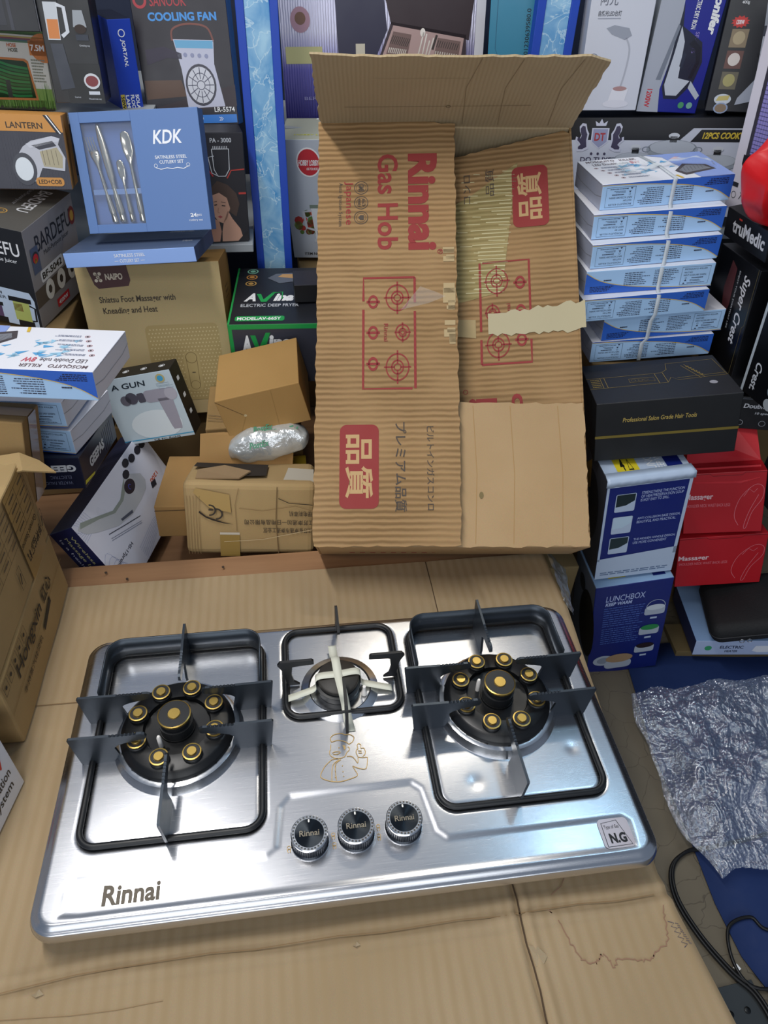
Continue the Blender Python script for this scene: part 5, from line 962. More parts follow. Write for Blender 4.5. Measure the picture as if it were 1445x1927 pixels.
RB = M('b3131f', .45); PKL = M('dd7a84', .5)
for key, lab, nm in (('red1', 'upper red massager box with a torn open flap', 1), ('red2', 'lower red massager box partly behind the black zip case', 2)):
    o, d = bx(key, 'neck_massager_carton', lab, 'box', {'F': RB, 'T': M('c41c28', .45), '*': RB}, 'red massager cartons')
    f = Face(o, d, 'F').name('product_title'); f.text('Massager', -.12+.13, .55 if nm == 1 else .52, .36, .67 if nm == 1 else .64, M('e8c8cc', .4), .02); f.text('SHOULDER NECK WAIST BACK LEGS', .02, .45, .58, .50, PKL)
    f.name('massager_outline'); f.line([(p.x, p.y) for p in catmull([(.70, .12, 0), (.64, .30, 0), (.70, .58, 0), (.86, .78, 0), (.97, .74, 0), (.97, .56, 0), (.86, .34, 0), (.80, .08, 0), (.77, .10, 0), (.82, .34, 0), (.92, .62, 0)], 5)], .0009, PKL); f.line([(.74, .60), (.80, .72), (.86, .66), (.90, .72)], .0009, PKL)
    f.name('flap_seam').line([(.0, .97), (.3, .99), (.34, .95), (.7, .95), (.74, .99), (1, .98)], .001, M('6a0c14', .5)); f.done()
    if nm == 1:
        V = [(-.07, -.02, d[2]/2+.001), (.075, -.02, d[2]/2+.001), (.072, .02, d[2]/2+.055), (.03, .025, d[2]/2+.062), (.0, .01, d[2]/2+.03), (-.065, 0, d[2]/2+.022)]
        fl = mobj('torn_flap', V, [(0, 1, 2, 3, 4, 5)], M('c01a26', .5), o); md = fl.modifiers.new('thick', 'SOLIDIFY'); md.thickness = .0015
        V = [(-.06, -d[1]/2-.002, d[2]/2-.022), (.03, -d[1]/2-.003, d[2]/2-.026), (.065, -d[1]/2-.001, d[2]/2-.015), (.07, -d[1]/2+.02, d[2]/2+.003), (-.065, -d[1]/2+.02, d[2]/2+.003)]
        fl = mobj('torn_flap', V, [(0, 1, 2, 3, 4)], M('c8202c', .5), o); md = fl.modifiers.new('thick', 'SOLIDIFY'); md.thickness = .0012
# zip case
c, r, d = BX['case']; o = boxobj('zip_case', d, M('0d0e11', .75, bump=.15, ns=300), mw=place(c, r), bev=.022, seg=5); tag(o, 'black hard zip case with rounded corners lying on the blue-white flat box', 'case')
for p in o.data.polygons: p.use_smooth = True
sweep('zip_seam', [(x, y, 0) for x, y in rr_outline(-d[0]/2-.0005, -d[1]/2-.0005, d[0]/2+.0005, d[1]/2+.0005, .022)], .0016, M('1c1d22', .6), o, 6, closed=True)
for x in (-.04, -.025): sweep('zip_pull', [(x+.005*math.cos(a), -d[1]/2-.003, -.012+.005*math.sin(a)) for a in [i*math.pi/6 for i in range(12)]], .0009, M('b0b2b8', .3, .9), o, 5, closed=True)
o, d = bx('wbbox', 'flat_appliance_box', 'flat white and blue box under the black zip case', 'box', {'F': M('aebfe0', .4), 'L': M('26305c', .45), 'T': M('8fb0dc', .4), '*': LG})
f = Face(o, d, 'F').name('green_seal'); f.ell(.12, .5, .008, M('3a9a6a', .5)); f.name('brand_lettering').text('ELECTRIC', .22, .46, .42, .66, M('1c2440', .5), .02); f.text('HEATER', .27, .2, .38, .36, M('1c2440', .5), .01); f.name('product_picture').poly([(.5, .3), (.55, .2), (1, .3), (1, .7), (.52, .65)], M('e6eaf2', .4)); f.done()
o, d = bx('tray', 'cardboard_tray', 'shallow brown cardboard tray on the blue mat under the flat box', 'tray', kraft('7a6a4a', None, 'Z', 0))
# right wall boxes
o, d = bx('zapper', 'insect_zapper_box', 'white insect zapper box with a violet lamp grid at upper right', 'box', {'F': M('dcd8e2', .35), '*': M('c9c6d0', .4)})
f = Face(o, d, 'F').name('zapper_picture'); f.poly([(.18, .26), (.30, .20), (.62, .19), (.74, .25), (.74, .31), (.18, .31)], M('1a171c', .4)); f.rect(.22, .31, .70, .98, M('3a3640', .4)); f.up(); f.rect(.30, .32, .60, .96, M('8a84c8', .35)); f.up()
for k in range(30): f.rect(.30, .33+.021*k, .60, .334+.021*k, M('4c4878', .5))
for k in range(5): f.rect(.33+.055*k, .32, .335+.055*k, .96, M('c9b8d8', .4))
f.name('black_label').rect(.06, .13, .22, .155, M('22222a', .5)); f.ring(.16, .085, .006, .001, BK); f.line([(.30, .07), (.34, .1), (.30, .11)], .0014, BK); f.done()
o, d = bx('trumedic', 'massager_box', 'black box with large white lettering under the red bag', 'box', {'*': M('0c0d10', .4)})
f = Face(o, d, 'F').name('brand_lettering'); f.text('truMedic', .18, .30, .92, .78, M('d0d2d8', .4), .03); f.name('red_accent').rect(.30, .80, .37, .86, M('c03a2c', .5)); f.done()
o, d = bx('supercrest', 'kitchen_appliance_box', 'tall black box with slanted white script behind the hair tool box', 'box', {'*': M('0b0c10', .35)})
f = Face(o, d, 'F', rot=270).name('brand_lettering'); f.text('Super Crest', .10, .66, .66, .86, M('e0e0e6', .4), .02, .25); f.text('ENJOY YOUR EVERYDAY LIFE', .10, .56, .58, .60, LG); f.name('product_picture').poly([(.06, .36), (.3, .30), (.6, .42), (.4, .52), (.1, .5)], M('5a2c30', .5)); f.name('gold_edge').line([(.0, .97), (.45, .97), (.48, .93), (.95, .93)], .0008, M('8a7a4a', .5)); f.done()
o, d = bx('doublehead', 'kitchen_appliance_box', 'tall black box with a white edge strip at the right margin', 'box', {'*': M('0c0f14', .35)})
f = Face(o, d, 'F').name('white_edge'); f.rect(0, 0, .05, 1, M('b9c3cc', .4)); f.name('handle_picture').frame_(.55, .42, 1.0, .58, .006, M('8fb8b0', .4)); f.ring(.7, .9, .02, .005, M('7ac07a', .4)); f.name('round_photo').ell(.62, .16, .012, M('7a8a94', .4)); f.ell(.62, .05, .012, M('a8b0b8', .4)); f.done()
f = Face(o, d, 'F', rot=270).name('brand_lettering'); f.text('Crest.', .70, .16, .94, .30, LG, .02, .2); f.done()
o, d = bx('speedbox', 'massager_box', 'black double-head massager box above the red boxes', 'box', {'F': M('101318', .4), '*': M('0d0e12', .4)})
f = Face(o, d, 'F').name('product_title'); f.text('Double-head', .12, .66, 1.0, .80, LG, .03, .15); f.text('10 speed level', .40, .46, 1.0, .55, LG, .02, .15); f.rect(.0, .93, 1, .96, M('4a4e56', .5)); f.name('pictogram'); f.ring(.1, .2, .006, .001, GRY); f.ring(.6, .2, .006, .001, GRY); f.done()
# ------------------------------------------------------------------ the hob's own carton
c, r, d = BX['rinnai']; w, dd, h = d
KR = kraft('b29066', '9a784f', 'Z', 95, .42, .55, 5, .6, 'flute_kraft'); KI = kraft('be9f77', 'ae8d63', 'X', 0, .1, .15, 7, .5, 'plain_kraft'); KIN = kraft('c0ac8a', 'ae9a78', 'X', 140, .08, .12, 5, .5, 'inner_kraft')
for nd in KR.node_tree.nodes:
    if nd.type == 'TEX_WAVE': nd.inputs['Distortion'].default_value = 1.5; nd.inputs['Detail'].default_value = 4; nd.inputs['Detail Scale'].default_value = .9
rc = empty('hob_carton', place(c, r)); tag(rc, 'large open brown hob carton with red print leaning behind the hob', 'carton')
def cp(n, x0, x1, y0, y1, z0, z1, m, seed=0): return boxobj(n, (x1-x0, y1-y0, z1-z0), m, parent=rc, off=((x0+x1)/2, (y0+y1)/2, (z0+z1)/2), bev=.001, cuts=4, wob=.0015, seed=seed)
T4 = .004
cp('back_panel', -w/2, w/2, dd/2-T4, dd/2, -h/2, h/2, KIN, 1); cp('side_panel', -w/2, -w/2+T4, -dd/2, dd/2-T4, -h/2, h/2, KR, 2); cp('side_panel', w/2-T4, w/2, -dd/2, dd/2-T4, -h/2, h/2, KR, 3)
cp('end_panel', -w/2+T4, w/2-T4, -dd/2, dd/2-T4, h/2-T4, h/2, KIN, 4); bt = cp('end_panel', -w/2+T4, w/2-T4, -dd/2, dd/2-T4, -h/2, -h/2+T4, KI, 5)
def flap(n, org, U, V, fw, fh, mat, outline=None, t=.0035, seed=0, rough=.002):
    """thin cardboard flap: outline in 0..1 of (U*fw, V*fh), ragged edge, thickness against the normal"""
    org, U, V = Vector(org), Vector(U).normalized(), Vector(V).normalized(); N = U.cross(V); rnd = random.Random(seed)
    O = outline or [(0, 0), (1, 0), (1, 1), (0, 1)]; P = []
    for (a, b), (c_, e) in zip(O, O[1:]+O[:1]):
        L = math.hypot((c_-a)*fw, (e-b)*fh); k = max(1, int(L/.012))
        for i in range(k):
            t_ = i/k; P.append((a+(c_-a)*t_+rnd.uniform(-1, 1)*rough/fw, b+(e-b)*t_+rnd.uniform(-1, 1)*rough/fh))
    n_ = len(P); Vt = [org+U*(x*fw)+V*(y*fh) for x, y in P]; Vt = Vt+[v-N*t for v in Vt]
    F = [tuple(range(n_)), tuple(range(2*n_-1, n_-1, -1))]+[((i+1) % n_, i, n_+i, n_+(i+1) % n_) for i in range(n_)]
    o = mobj(n, Vt, F, mat, rc); return o, (org, U, V, fw, fh)
RI = M('8f3331', .8); DKI = M('4a4038', .75); PALE = M('bd9b6c', .8)
def hob_icon(f, x0, x1, y0, y1, full=True):
    t = .0042; f.name('hob_drawing'); mx = (x0+x1)/2
    f.line([(x0, y0+.1*(y1-y0)), (x0, y1), (x0+.02, y1)], t, RI) if False else None
    f.line([(x0, y1), (x0, y0), (x0+.055, y0)], t, RI); f.line([(x0+.075, y0), (x1, y0), (x1, y1-.02)], t, RI); f.line([(x1, y1), (x0+.08, y1)], t, RI); f.line([(x0+.06, y1), (x0, y1)], t, RI)
    yb = y0+.66*(y1-y0); yk = y0+.19*(y1-y0); W_ = x1-x0
    for xx, q in ((x0+.185*W_, 1.0), (x0+.81*W_, 1.0), (x0+.5*W_, .6)):
        y_ = yb if q == 1 else y0+.76*(y1-y0)
        for rr in (.0245, .0125): f.ring(xx, y_, rr*q, .0026, RI, .82)
        f.line([(xx-.031*q/f.w, y_), (xx-.006/f.w, y_)], .0026, RI); f.line([(xx+.006/f.w, y_), (xx+.031*q/f.w, y_)], .0026, RI); f.line([(xx, y_-.024*q/f.h), (xx, y_-.005/f.h)], .0026, RI); f.line([(xx, y_+.005/f.h), (xx, y_+.024*q/f.h)], .0026, RI); f.ring(xx, y_, .006*q, .0018, RI)
    for xx in (x0+.22*W_, x0+.5*W_, x0+.78*W_): f.ring(xx, yk, .0105, .0048, RI, .72); f.rect(xx-.0022/f.w, yk-.012/f.h, xx+.0022/f.w, yk+.012/f.h, RI)
    f.up(); f.text('Rinnai', x0+.42*W_, y0+.40*(y1-y0), x0+.58*W_, y0+.48*(y1-y0), RI, .01)
# right long flap (deepest), folded in
o, fr = flap('long_flap', (w/2-.002, -dd/2+.001, -h/2), (0, 0, 1), (-.235, .046, 0), h, .239, KR, [(0, 0), (.985, 0), (.995, .06), (.955, .95), (.93, 1), (0, 1)], seed=3)
f = Face(rc, d, frame=fr, eps=.0008).name('torn_flute_patch'); BARE = kraft('b3a272', '9a8a58', 'Z', 105, .3, .8, 9, .6, 'bare_flutes')
f.poly([(.925, .42), (.76, .50), (.60, .57), (.575, .98), (.60, 1), (.82, 1), (.85, .80), (.87, .70)], BARE); f.up(); rnd = random.Random(8); LT = M('c9c096', .85)
for k in range(34):
    x = .60+.0092*k; y0 = .56-.15*(x-.58)/.34; a = y0+rnd.uniform(.0, .05); b = a+rnd.uniform(.06, .30); f.line([(x, a), (x+.003, b)], .0016, LT)
    if k % 2: a = rnd.uniform(.72, .85); f.line([(x, a), (x+.002, a+rnd.uniform(.04, .12))], .0014, LT)
f.name('red_stamp'); f.rrect(.757, .19, .912, .47, .012, RI); f.up(); f.text('品質', .775, .24, .895, .43, PALE, .02); f.layer -= 1
hob_icon(f, .425, .675, .36, .74); f.name('brand_lettering'); f.text('Rinnai', .08, .63, .345, .86, RI, .045); f.text('Gas Hob', .08, .44, .352, .56, RI, .025); f.ring(.362, .87, .004, .001, RI); f.name('japanese_lettering'); f.text('品質', .845, .61, .915, .68, DKI); f.name('japanese_caption').text('コンロ', .83, .80, .905, .855, DKI)
f.up(3).name('tape_residue'); rt = random.Random(6); lo_ = [(.492+.008*abs(y-.3)+rt.uniform(-.006, .006), y) for y in [-.05+.035*i for i in range(22)]]; hi_ = [(.562-.03*max(0, y-.05)+rt.uniform(-.006, .006), y) for y in [-.05+.035*i for i in range(22)]]
for i in range(21): f.poly([lo_[i], hi_[i], hi_[i+1], lo_[i+1]][::-1], M('b3a785', .6))
f.poly([(.49, .78), (.535, .78), (.54, .98), (.5, .98)], M('a8936a', .8)); f.done()
# bottom short flap
o, fr = flap('short_flap', (-w/2+.004, -dd/2-.002, -h/2), (1, 0, 0), (0, -.004, 1), w-.006, .256, KI, seed=5)
f = Face(rc, d, frame=fr, eps=.0006).name('staple_hole'); f.ell(.605, .35, .004, M('7a6a44', .8), 1.6, n=9); f.name('crease_line'); CRS = M('a98656', .85)
for u in (.58, .72, .90): f.line([(u, .02), (u+.01, .5), (u, .98)], .001, CRS)
f.done()
# left long flap on top
o, fr = flap('long_flap', (-w/2-.002, -dd/2-.007, h/2), (0, 0, -1), (.25, -.014, 0), h+.002, .2525, KR, [(0, 0), (1, 0), (.998, 1), (.015, 1.0), (.004, .75), (0, .6)], seed=7)
f = Face(rc, d, frame=fr, eps=.0007).name('brand_lettering'); f.text('Rinnai', .088, .655, .328, .87, RI, .045); f.name('registered_mark').ring(.332, .885, .0045, .0011, RI); f.text('R', .3285, .875, .3355, .897, RI); f.name('product_title'); f.text('Gas Hob', .088, .435, .325, .585, RI, .02); f.name('subtitle').text('Japanese', .155, .19, .262, .255, RI, .012, 0, 1.1); f.text('Auto Ignition System', .158, .145, .265, .18, DKI, .002, 0, 1.15)
f.name('approval_stamp')
for x in (.171, .208, .245): f.ring(x, .315, .0125, .0012, DKI); f.ring(x, .315, .0088, .0006, DKI)
f.text('GMB', .162, .295, .18, .335, DKI, .02); f.text('ISO', .2, .32, .216, .34, DKI, .02); f.text('9001', .199, .29, .217, .312, DKI, .02); f.poly([(.239, .335), (.251, .335), (.251, .31), (.245, .295), (.239, .31)], DKI)
hob_icon(f, .393, .652, .335, .70); f.name('red_stamp').rrect(.733, .175, .918, .445, .012, RI); f.up(); f.text('品質', .755, .215, .895, .405, PALE, .02); f.layer -= 1
f.name('japanese_lettering'); f.text('プレミアム品質', .728, .555, .925, .635, DKI, .008); f.name('japanese_caption').text('ビルトインガスコンロ', .738, .775, .922, .825, DKI, .002)
f.up().name('tape_residue'); TR = M('b49d74', .8)
rnd = random.Random(4)
for k in range(12): x = rnd.uniform(.28, .55); f.rect(x, .90+rnd.uniform(0, .05), x+rnd.uniform(.005, .025), .985, TR)
f.rect(.42, .90, .455, .99, TR); f.up().name('clear_tape'); f.poly([(.415, .74), (.43, .86), (.44, .92), (.455, .80), (.47, .60)], M('e6e2da', .1, 0, alpha=.16)); f.done()
# top short flap, bent forward over the opening
th = math.radians(103); o, fr = flap('short_flap', (-w/2, -dd/2+.002, h/2), (1, 0, 0), (0, -math.sin(th), math.cos(th)), w, .238, KIN, [(0, 0), (1, 0), (1.0, .95), (.93, 1), (.55, .985), (.2, .97), (0, .985)], seed=9)
f = Face(rc, d, frame=fr, eps=.0006).name('crease_line'); CR2 = M('8d7a5c', .85)
for u in (.56, .70, .90): f.line([(u, .05), (u-.02, .6), (u+.01, .97)], .0012, CR2)
f.line([(.2, .70), (.56, .72)], .0012, M('bba783', .8)); f.line([(.1, .3), (.8, .36)], .001, CR2); f.ring(.49, .33, .004, .001, M('5a4a34', .8)); f.done()
f = Face(rc, d, 'B').name('printed_marks')
for k in range(14): f.rect(.12+.04*k, .2, .14+.04*k, .32, M('9a4a3a', .8))
f.done()

# ------------------------------------------------------------------ other cartons
KB = kraft('b79b6e', '9f8558', 'X', 0, .1, .2, 6, .6, 'carton_kraft'); KB2 = kraft('b08a58', '9c7848', 'X', 0, .1, .2, 6, .5, 'carton_kraft_warm'); PRN = M('332b22', .8); OLV = M('93783f', .3, 0, coat=.3)
def crt(name, label, x0, x1, y0, y1, z0, z1, m=KB, yaw=0, wob=.0022, seed=1, cat='carton', group=None):
    dm = (x1-x0, y1-y0, z1-z0); o = boxobj(name, dm, m, mw=place(((x0+x1)/2, (y0+y1)/2, (z0+z1)/2), (yaw, 0, 0)), bev=.003, cuts=6, wob=wob, seed=seed); tag(o, label, cat, group); return o, dm
def tape_strip(o, dm, face, a, b, m=OLV, rot=0):
    f = Face(o, dm, face, rot=rot, eps=.0026).name('packing_tape'); f.rect(0, a, 1, b, m); f.done()
o, dm = crt('steamer_carton', 'crumpled brown carton with printed label on the handheld appliance carton at left', -.36, -.079, .24, .603, .131, .289, wob=.003)
f = Face(o, dm, 'R', rot=180, eps=.0028).name('packing_tape'); f.rect(.08, 0, .30, 1, M('a3834a', .35)); f.up().name('label_grid')
for k in range(5): f.line([(.06, .06+.11*k), (.66, .06+.11*k)], .0007, PRN)
for k in range(6): f.line([(.06+.12*k, .06), (.06+.12*k, .50)], .0007, PRN)
f.name('label_print')
for k in range(5):
    for q in range(4): f.fine(.075+.12*k, .085+.11*q, .15+.12*k, .13+.11*q, 1, M('5a4c3a', .8), k*7+q, .5, .2)
f.name('product_title'); f.text('手持挂烫机', .07, .70, .28, .82, PRN, .03); f.text('Garment Steamer', .08, .56, .30, .63, PRN, .01); f.name('handling_marks')
for u in (.06, .42): f.frame_(u-.04, .62, u, .86, .0009, PRN); f.line([(u-.03, .7), (u-.01, .8)], .003, PRN)
f.done()
tape_strip(o, dm, 'T', .44, .56, M('a3834a', .35))
fl = mobj('torn_flap', [(-.03, .12, .080), (.09, .17, .083), (.14, .183, .082), (.165, .18, .068), (.19, .165, .055), (.15, .15, .072), (.05, .10, .084)], [(0, 1, 6), (1, 2, 5), (2, 3, 5), (3, 4, 5), (1, 5, 6)], KB, o); md = fl.modifiers.new('thick', 'SOLIDIFY'); md.thickness = .003
o, dm = crt('appliance_carton', 'brown carton with handwritten style brand print on the table at left', -.34, -.0785, .292, .603, .0025, .1275, KB, wob=.002, seed=3)
f = Face(o, dm, 'R', eps=.0026).name('brand_lettering'); f.text('Hongxin', .17, .56, .60, .82, PRN, .01, .15); f.text('红心', .64, .60, .80, .82, PRN, .02); f.name('subtitle'); f.text('手持蒸汽挂烫机', .16, .36, .50, .45, PRN, .005); f.name('barcode_mark').poly([(.55, .36), (.72, .46), (.72, .56), (.55, .44)], PRN)
f.name('handling_marks')
for k in range(5): f.frame_(.02+.075*k, .80, .075+.075*k, .97, .0009, PRN); f.ell(.047+.075*k, .88, .0035, PRN, n=8)
f.name('box_seam').line([(.0, .52), (1, .55)], .001, M('8a7248', .8)); f.done()
o = boxobj('heater_carton', (.2, .25, .115), {'*': M('dadde6', .45)}, mw=place((-.187, .125, .0605), (-11, 0, 0))); tag(o, 'white carton with red and black lettering at the lower left edge', 'carton'); dm = (.2, .25, .115)
f = Face(o, dm, 'T').name('grey_band'); f.rect(0, .0, 1, .12, M('8f97a6', .45)); f.line([(0, .56), (1, .56)], .0012, M('b0b4bc', .5)); f.done()
f = Face(o, dm, 'R').name('product_title'); f.text('800W', .66, .60, .95, .84, M('c4342c', .5), .04); f.text('circulation', .70, .38, .95, .52, BK, .01); f.text('system', .74, .16, .93, .30, BK, .01); f.done()
c, r, d = BX['taped']; o = boxobj('taped_carton', (d[0]*1.5, d[1], d[2]), kraft('a5875a', None, 'X', 0), mw=place((c[0]-.018, c[1]+.01, c[2]), r), bev=.002, cuts=4, wob=.001); tag(o, 'small brown carton sealed with shiny clear tape at left', 'carton'); dm = (d[0]*1.5, d[1], d[2])
f = Face(o, dm, 'T', eps=.0014).name('packing_tape'); f.rect(0, .3, 1, .7, M('b39a80', .15, 0, coat=.6)); f.done(); f = Face(o, dm, 'R', eps=.0014).name('packing_tape'); f.rect(.3, 0, .75, 1, M('b39a80', .15, 0, coat=.6)); f.done()
c, r, d = BX['torn']
d = [d[0]+.014, d[1], d[2]]; c = [c[0]+.006, c[1], c[2]]
o = boxobj('torn_carton', (d[0], d[1], d[2]-.015), KB, mw=place((c[0], c[1]+.012, c[2]-.004), r), bev=.012, seg=3, cuts=5, wob=.004, seed=6); tag(o, 'battered brown carton with torn flaps left of the hob carton', 'carton'); dm = (d[0], d[1], d[2]-.015)
f = Face(o, dm, 'F', eps=.0042).name('packing_tape'); f.rect(.27, .0, .42, .30, OLV); f.poly([(.20, .66), (.36, .60), (.35, .84), (.10, .92), (.08, .86)], M('a5864a', .35)); f.up().name('conformity_mark'); f.ring(.20, .63, .010, .003, PRN, 1, a0=-100, a1=100); f.ring(.25, .58, .010, .003, PRN, 1, a0=-100, a1=100); f.rect(.19, .625, .225, .645, PRN); f.done()
f = Face(o, dm, 'F', eps=.0046).name('torn_slit'); SL = M('2a2118', .9); f.poly([(.12, .62), (.17, .55), (.20, .53), (.25, .50), (.30, .47), (.38, .44), (.30, .455), (.22, .49), (.165, .53), (.115, .595)], SL); f.name('crease_line'); CRL = M('7f6642', .9)
for k in range(5): f.line([(.03+.022*k, .03), (.035+.02*k, .5+.08*(k % 2)), (.03+.024*k, .82)], .0008, CRL)
f.line([(.40, .35), (.39, .70), (.42, .93)], .0009, CRL); f.line([(.72, .03), (.70, .5), (.71, .95)], .0016, M('6a5434', .9)); f.line([(.42, .66), (.6, .63), (.85, .70), (.98, .64)], .0009, CRL); f.line([(.3, .20), (.6, .24), (.98, .38)], .0010, M('c9b48c', .8)); f.line([(.72, .8), (.8, .74), (.98, .72)], .0014, SL); f.name('clear_tape').rect(.27, .30, .42, .33, M('e0dcd0', .1, 0, alpha=.6)); f.done()
f = Face(o, dm, 'T', eps=.005).name('painted_dark_opening'); f.poly([(.35, .15), (.62, .2), (.62, .75), (.05, .80), (.04, .60), (.3, .5)], SL); f.done()  # flat dark patch standing in for the shade inside the open top
f = Face(o, dm, 'F', rot=180, eps=.0044).name('maker_lettering'); f.text('江苏省南通市南通工业区', .02, .60, .40, .67, PRN, .006); f.text('江苏南通加一日用品有限公司', -.02+.03, .49, .54, .56, PRN, .006); f.text('理电剃革机', .02, .37, .20, .44, PRN, .006); f.done()
o2 = mobj('torn_flap', [(-.108, .052, dm[2]/2-.01), (.075, .050, dm[2]/2-.012), (.078, .060, dm[2]/2+.045), (.03, .062, dm[2]/2+.055), (-.06, .064, dm[2]/2+.060), (-.105, .062, dm[2]/2+.056)], [(0, 1, 2, 3, 4, 5)], KB2, o); md = o2.modifiers.new('thick', 'SOLIDIFY'); md.thickness = .003
o2 = mobj('torn_flap', [(-.10, -.045, dm[2]/2+.001), (-.02, -.05, dm[2]/2+.004), (.0, -.03, dm[2]/2+.012), (-.05, -.01, dm[2]/2+.016), (-.1, -.015, dm[2]/2+.008)], [(0, 1, 2, 3, 4)], kraft('9a8060', None, 'X', 0), o); md = o2.modifiers.new('thick', 'SOLIDIFY'); md.thickness = .003
o2 = mobj('torn_flap', [(.06, -.045, dm[2]/2-.004), (.118, -.045, dm[2]/2-.004), (.118, -.02, dm[2]/2+.014), (.07, -.02, dm[2]/2+.016)], [(0, 1, 2, 3)], M('a8a090', .2, 0, coat=.5), o); md = o2.modifiers.new('thick', 'SOLIDIFY'); md.thickness = .003
c, r, d = BX['carton28']; dm = (d[0]+.012, d[1]*.66, d[2]+.01)
o = boxobj('open_carton', dm, KB2, mw=place((c[0]-.006, c[1]-.022, c[2]-.006), r), bev=.002, cuts=4, wob=.0012); tag(o, 'plain brown carton beside the propped massager box and the torn carton', 'carton')
f = Face(o, dm, 'F', eps=.0016).name('lid_seam'); f.line([(0, .86), (.6, .88), (1, .9)], .0014, M('4a3a26', .8)); f.done()
c, r, d = BX['mailer']; o = boxobj('mailer_box', d, kraft('b68f58', 'a8824c', 'X', 0, .1, .1, 8, .4), mw=place(c, r), bev=.0015); tag(o, 'plain brown folding mailer box under the deep fryer box', 'carton')
f = Face(o, d, 'F').name('fold_line'); FL_ = M('6a4e2c', .8); f.line([(.0, .98), (.26, .52), (.28, .50)], .0012, FL_); f.ell(.28, .50, .003, M('cdb88c', .7), n=8); f.line([(.28, .48), (.14, .02)], .0007, M('96743f', .8)); f.line([(.62, .02), (.66, .98)], .0007, M('96743f', .8)); f.done()
crt('plain_carton', 'plain brown carton carrying the mailer box and deep fryer box', .158, .352, .895, 1.065, -.124, .128, kraft('a98a5c', None, 'X', 0), seed=8)
f = Face(bpy.data.objects['plain_carton'], (.194, .17, .252), 'T', eps=.0026).name('pencil_sketch'); 
for k in range(3): f.line([(p.x, p.y) for p in catmull([(.02, .28-.06*k, 0), (.25, .22-.05*k, 0), (.5, .26-.04*k, 0), (.7, .2-.05*k, 0)], 5)], .0012, M('4a4038', .8))
f.done()
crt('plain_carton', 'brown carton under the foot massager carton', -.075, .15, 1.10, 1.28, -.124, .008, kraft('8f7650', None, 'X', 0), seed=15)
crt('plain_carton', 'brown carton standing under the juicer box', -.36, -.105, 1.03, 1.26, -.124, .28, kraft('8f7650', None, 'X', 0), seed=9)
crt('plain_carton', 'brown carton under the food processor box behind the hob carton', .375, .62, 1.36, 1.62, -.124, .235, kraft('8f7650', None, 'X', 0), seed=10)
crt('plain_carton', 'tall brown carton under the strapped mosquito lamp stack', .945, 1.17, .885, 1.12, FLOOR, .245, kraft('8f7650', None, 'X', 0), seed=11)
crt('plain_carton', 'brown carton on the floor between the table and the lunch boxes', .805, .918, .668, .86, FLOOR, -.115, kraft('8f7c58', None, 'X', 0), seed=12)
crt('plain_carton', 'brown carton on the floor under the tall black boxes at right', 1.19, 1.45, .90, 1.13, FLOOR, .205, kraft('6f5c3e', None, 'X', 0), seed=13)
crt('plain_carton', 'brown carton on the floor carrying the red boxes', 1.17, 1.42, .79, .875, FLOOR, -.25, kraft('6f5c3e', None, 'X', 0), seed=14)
ris = empty('storage_riser', Matrix.Translation((.20, 1.25, FLOOR))); tag(ris, 'dark wooden riser behind the table carrying the cartons', 'riser')
boxobj('riser_top', (1.18, 1.02, .02), WOOD, parent=ris, off=(0, .02, .265), bev=.002)
for sx in (-.57, .57): boxobj('riser_side', (.02, 1.0, .255), WOOD, parent=ris, off=(sx, .02, .1275), bev=.002)
boxobj('riser_front', (1.12, .02, .255), WOOD, parent=ris, off=(0, -.47, .1275), bev=.002)

# ------------------------------------------------------------------ plastics, mat, cord
def crumple(name, label, cat, pts, nu, nv, amp, sc, mat, bub=0, thick=0):
    """sheet between two boundary polylines, crumpled"""
    A = catmull(pts[0], 12); B = catmull(pts[1], 12); V = []; F = []
    for j in range(nv+1):
        t = j/nv
        for i in range(nu+1):
            s = i/nu; a = A[min(len(A)-1, int(s*(len(A)-1)))]; b = B[min(len(B)-1, int(s*(len(B)-1)))]
            ia = s*(len(A)-1); k = int(ia); fr_ = ia-k; a = A[k].lerp(A[min(k+1, len(A)-1)], fr_); ib = s*(len(B)-1); k = int(ib); fr_ = ib-k; b = B[k].lerp(B[min(k+1, len(B)-1)], fr_)
            p = a.lerp(b, t); q = Vector((p.x*sc, p.y*sc, p.z*sc)); n_ = noise.noise(q)*.6+abs(noise.noise(q*2.3+Vector((3, 1, 2))))*.5+noise.noise(q*5)*.18+.07*noise.noise(q*11)
            e = min(1, 6*min(s, 1-s, t, 1-t)+.25); p = p+Vector((amp*.25*noise.noise(q*2+Vector((9, 0, 0))), amp*.25*noise.noise(q*2+Vector((0, 9, 0))), amp*(n_+.45)*e))
            if bub:
                u_, v_ = s*bub[0], t*bub[1]; u_ += .5*(int(v_) % 2); du, dv = u_-math.floor(u_)-.5, v_-math.floor(v_)-.5; rr = du*du+dv*dv
                if rr < .17: p.z += .0030*math.sqrt(1-rr/.17)
            V.append(p)
    F = [(j*(nu+1)+i, j*(nu+1)+i+1, (j+1)*(nu+1)+i+1, (j+1)*(nu+1)+i) for j in range(nv) for i in range(nu)]
    o = mobj(name, V, F, mat, smooth=True); tag(o, label, cat); return o
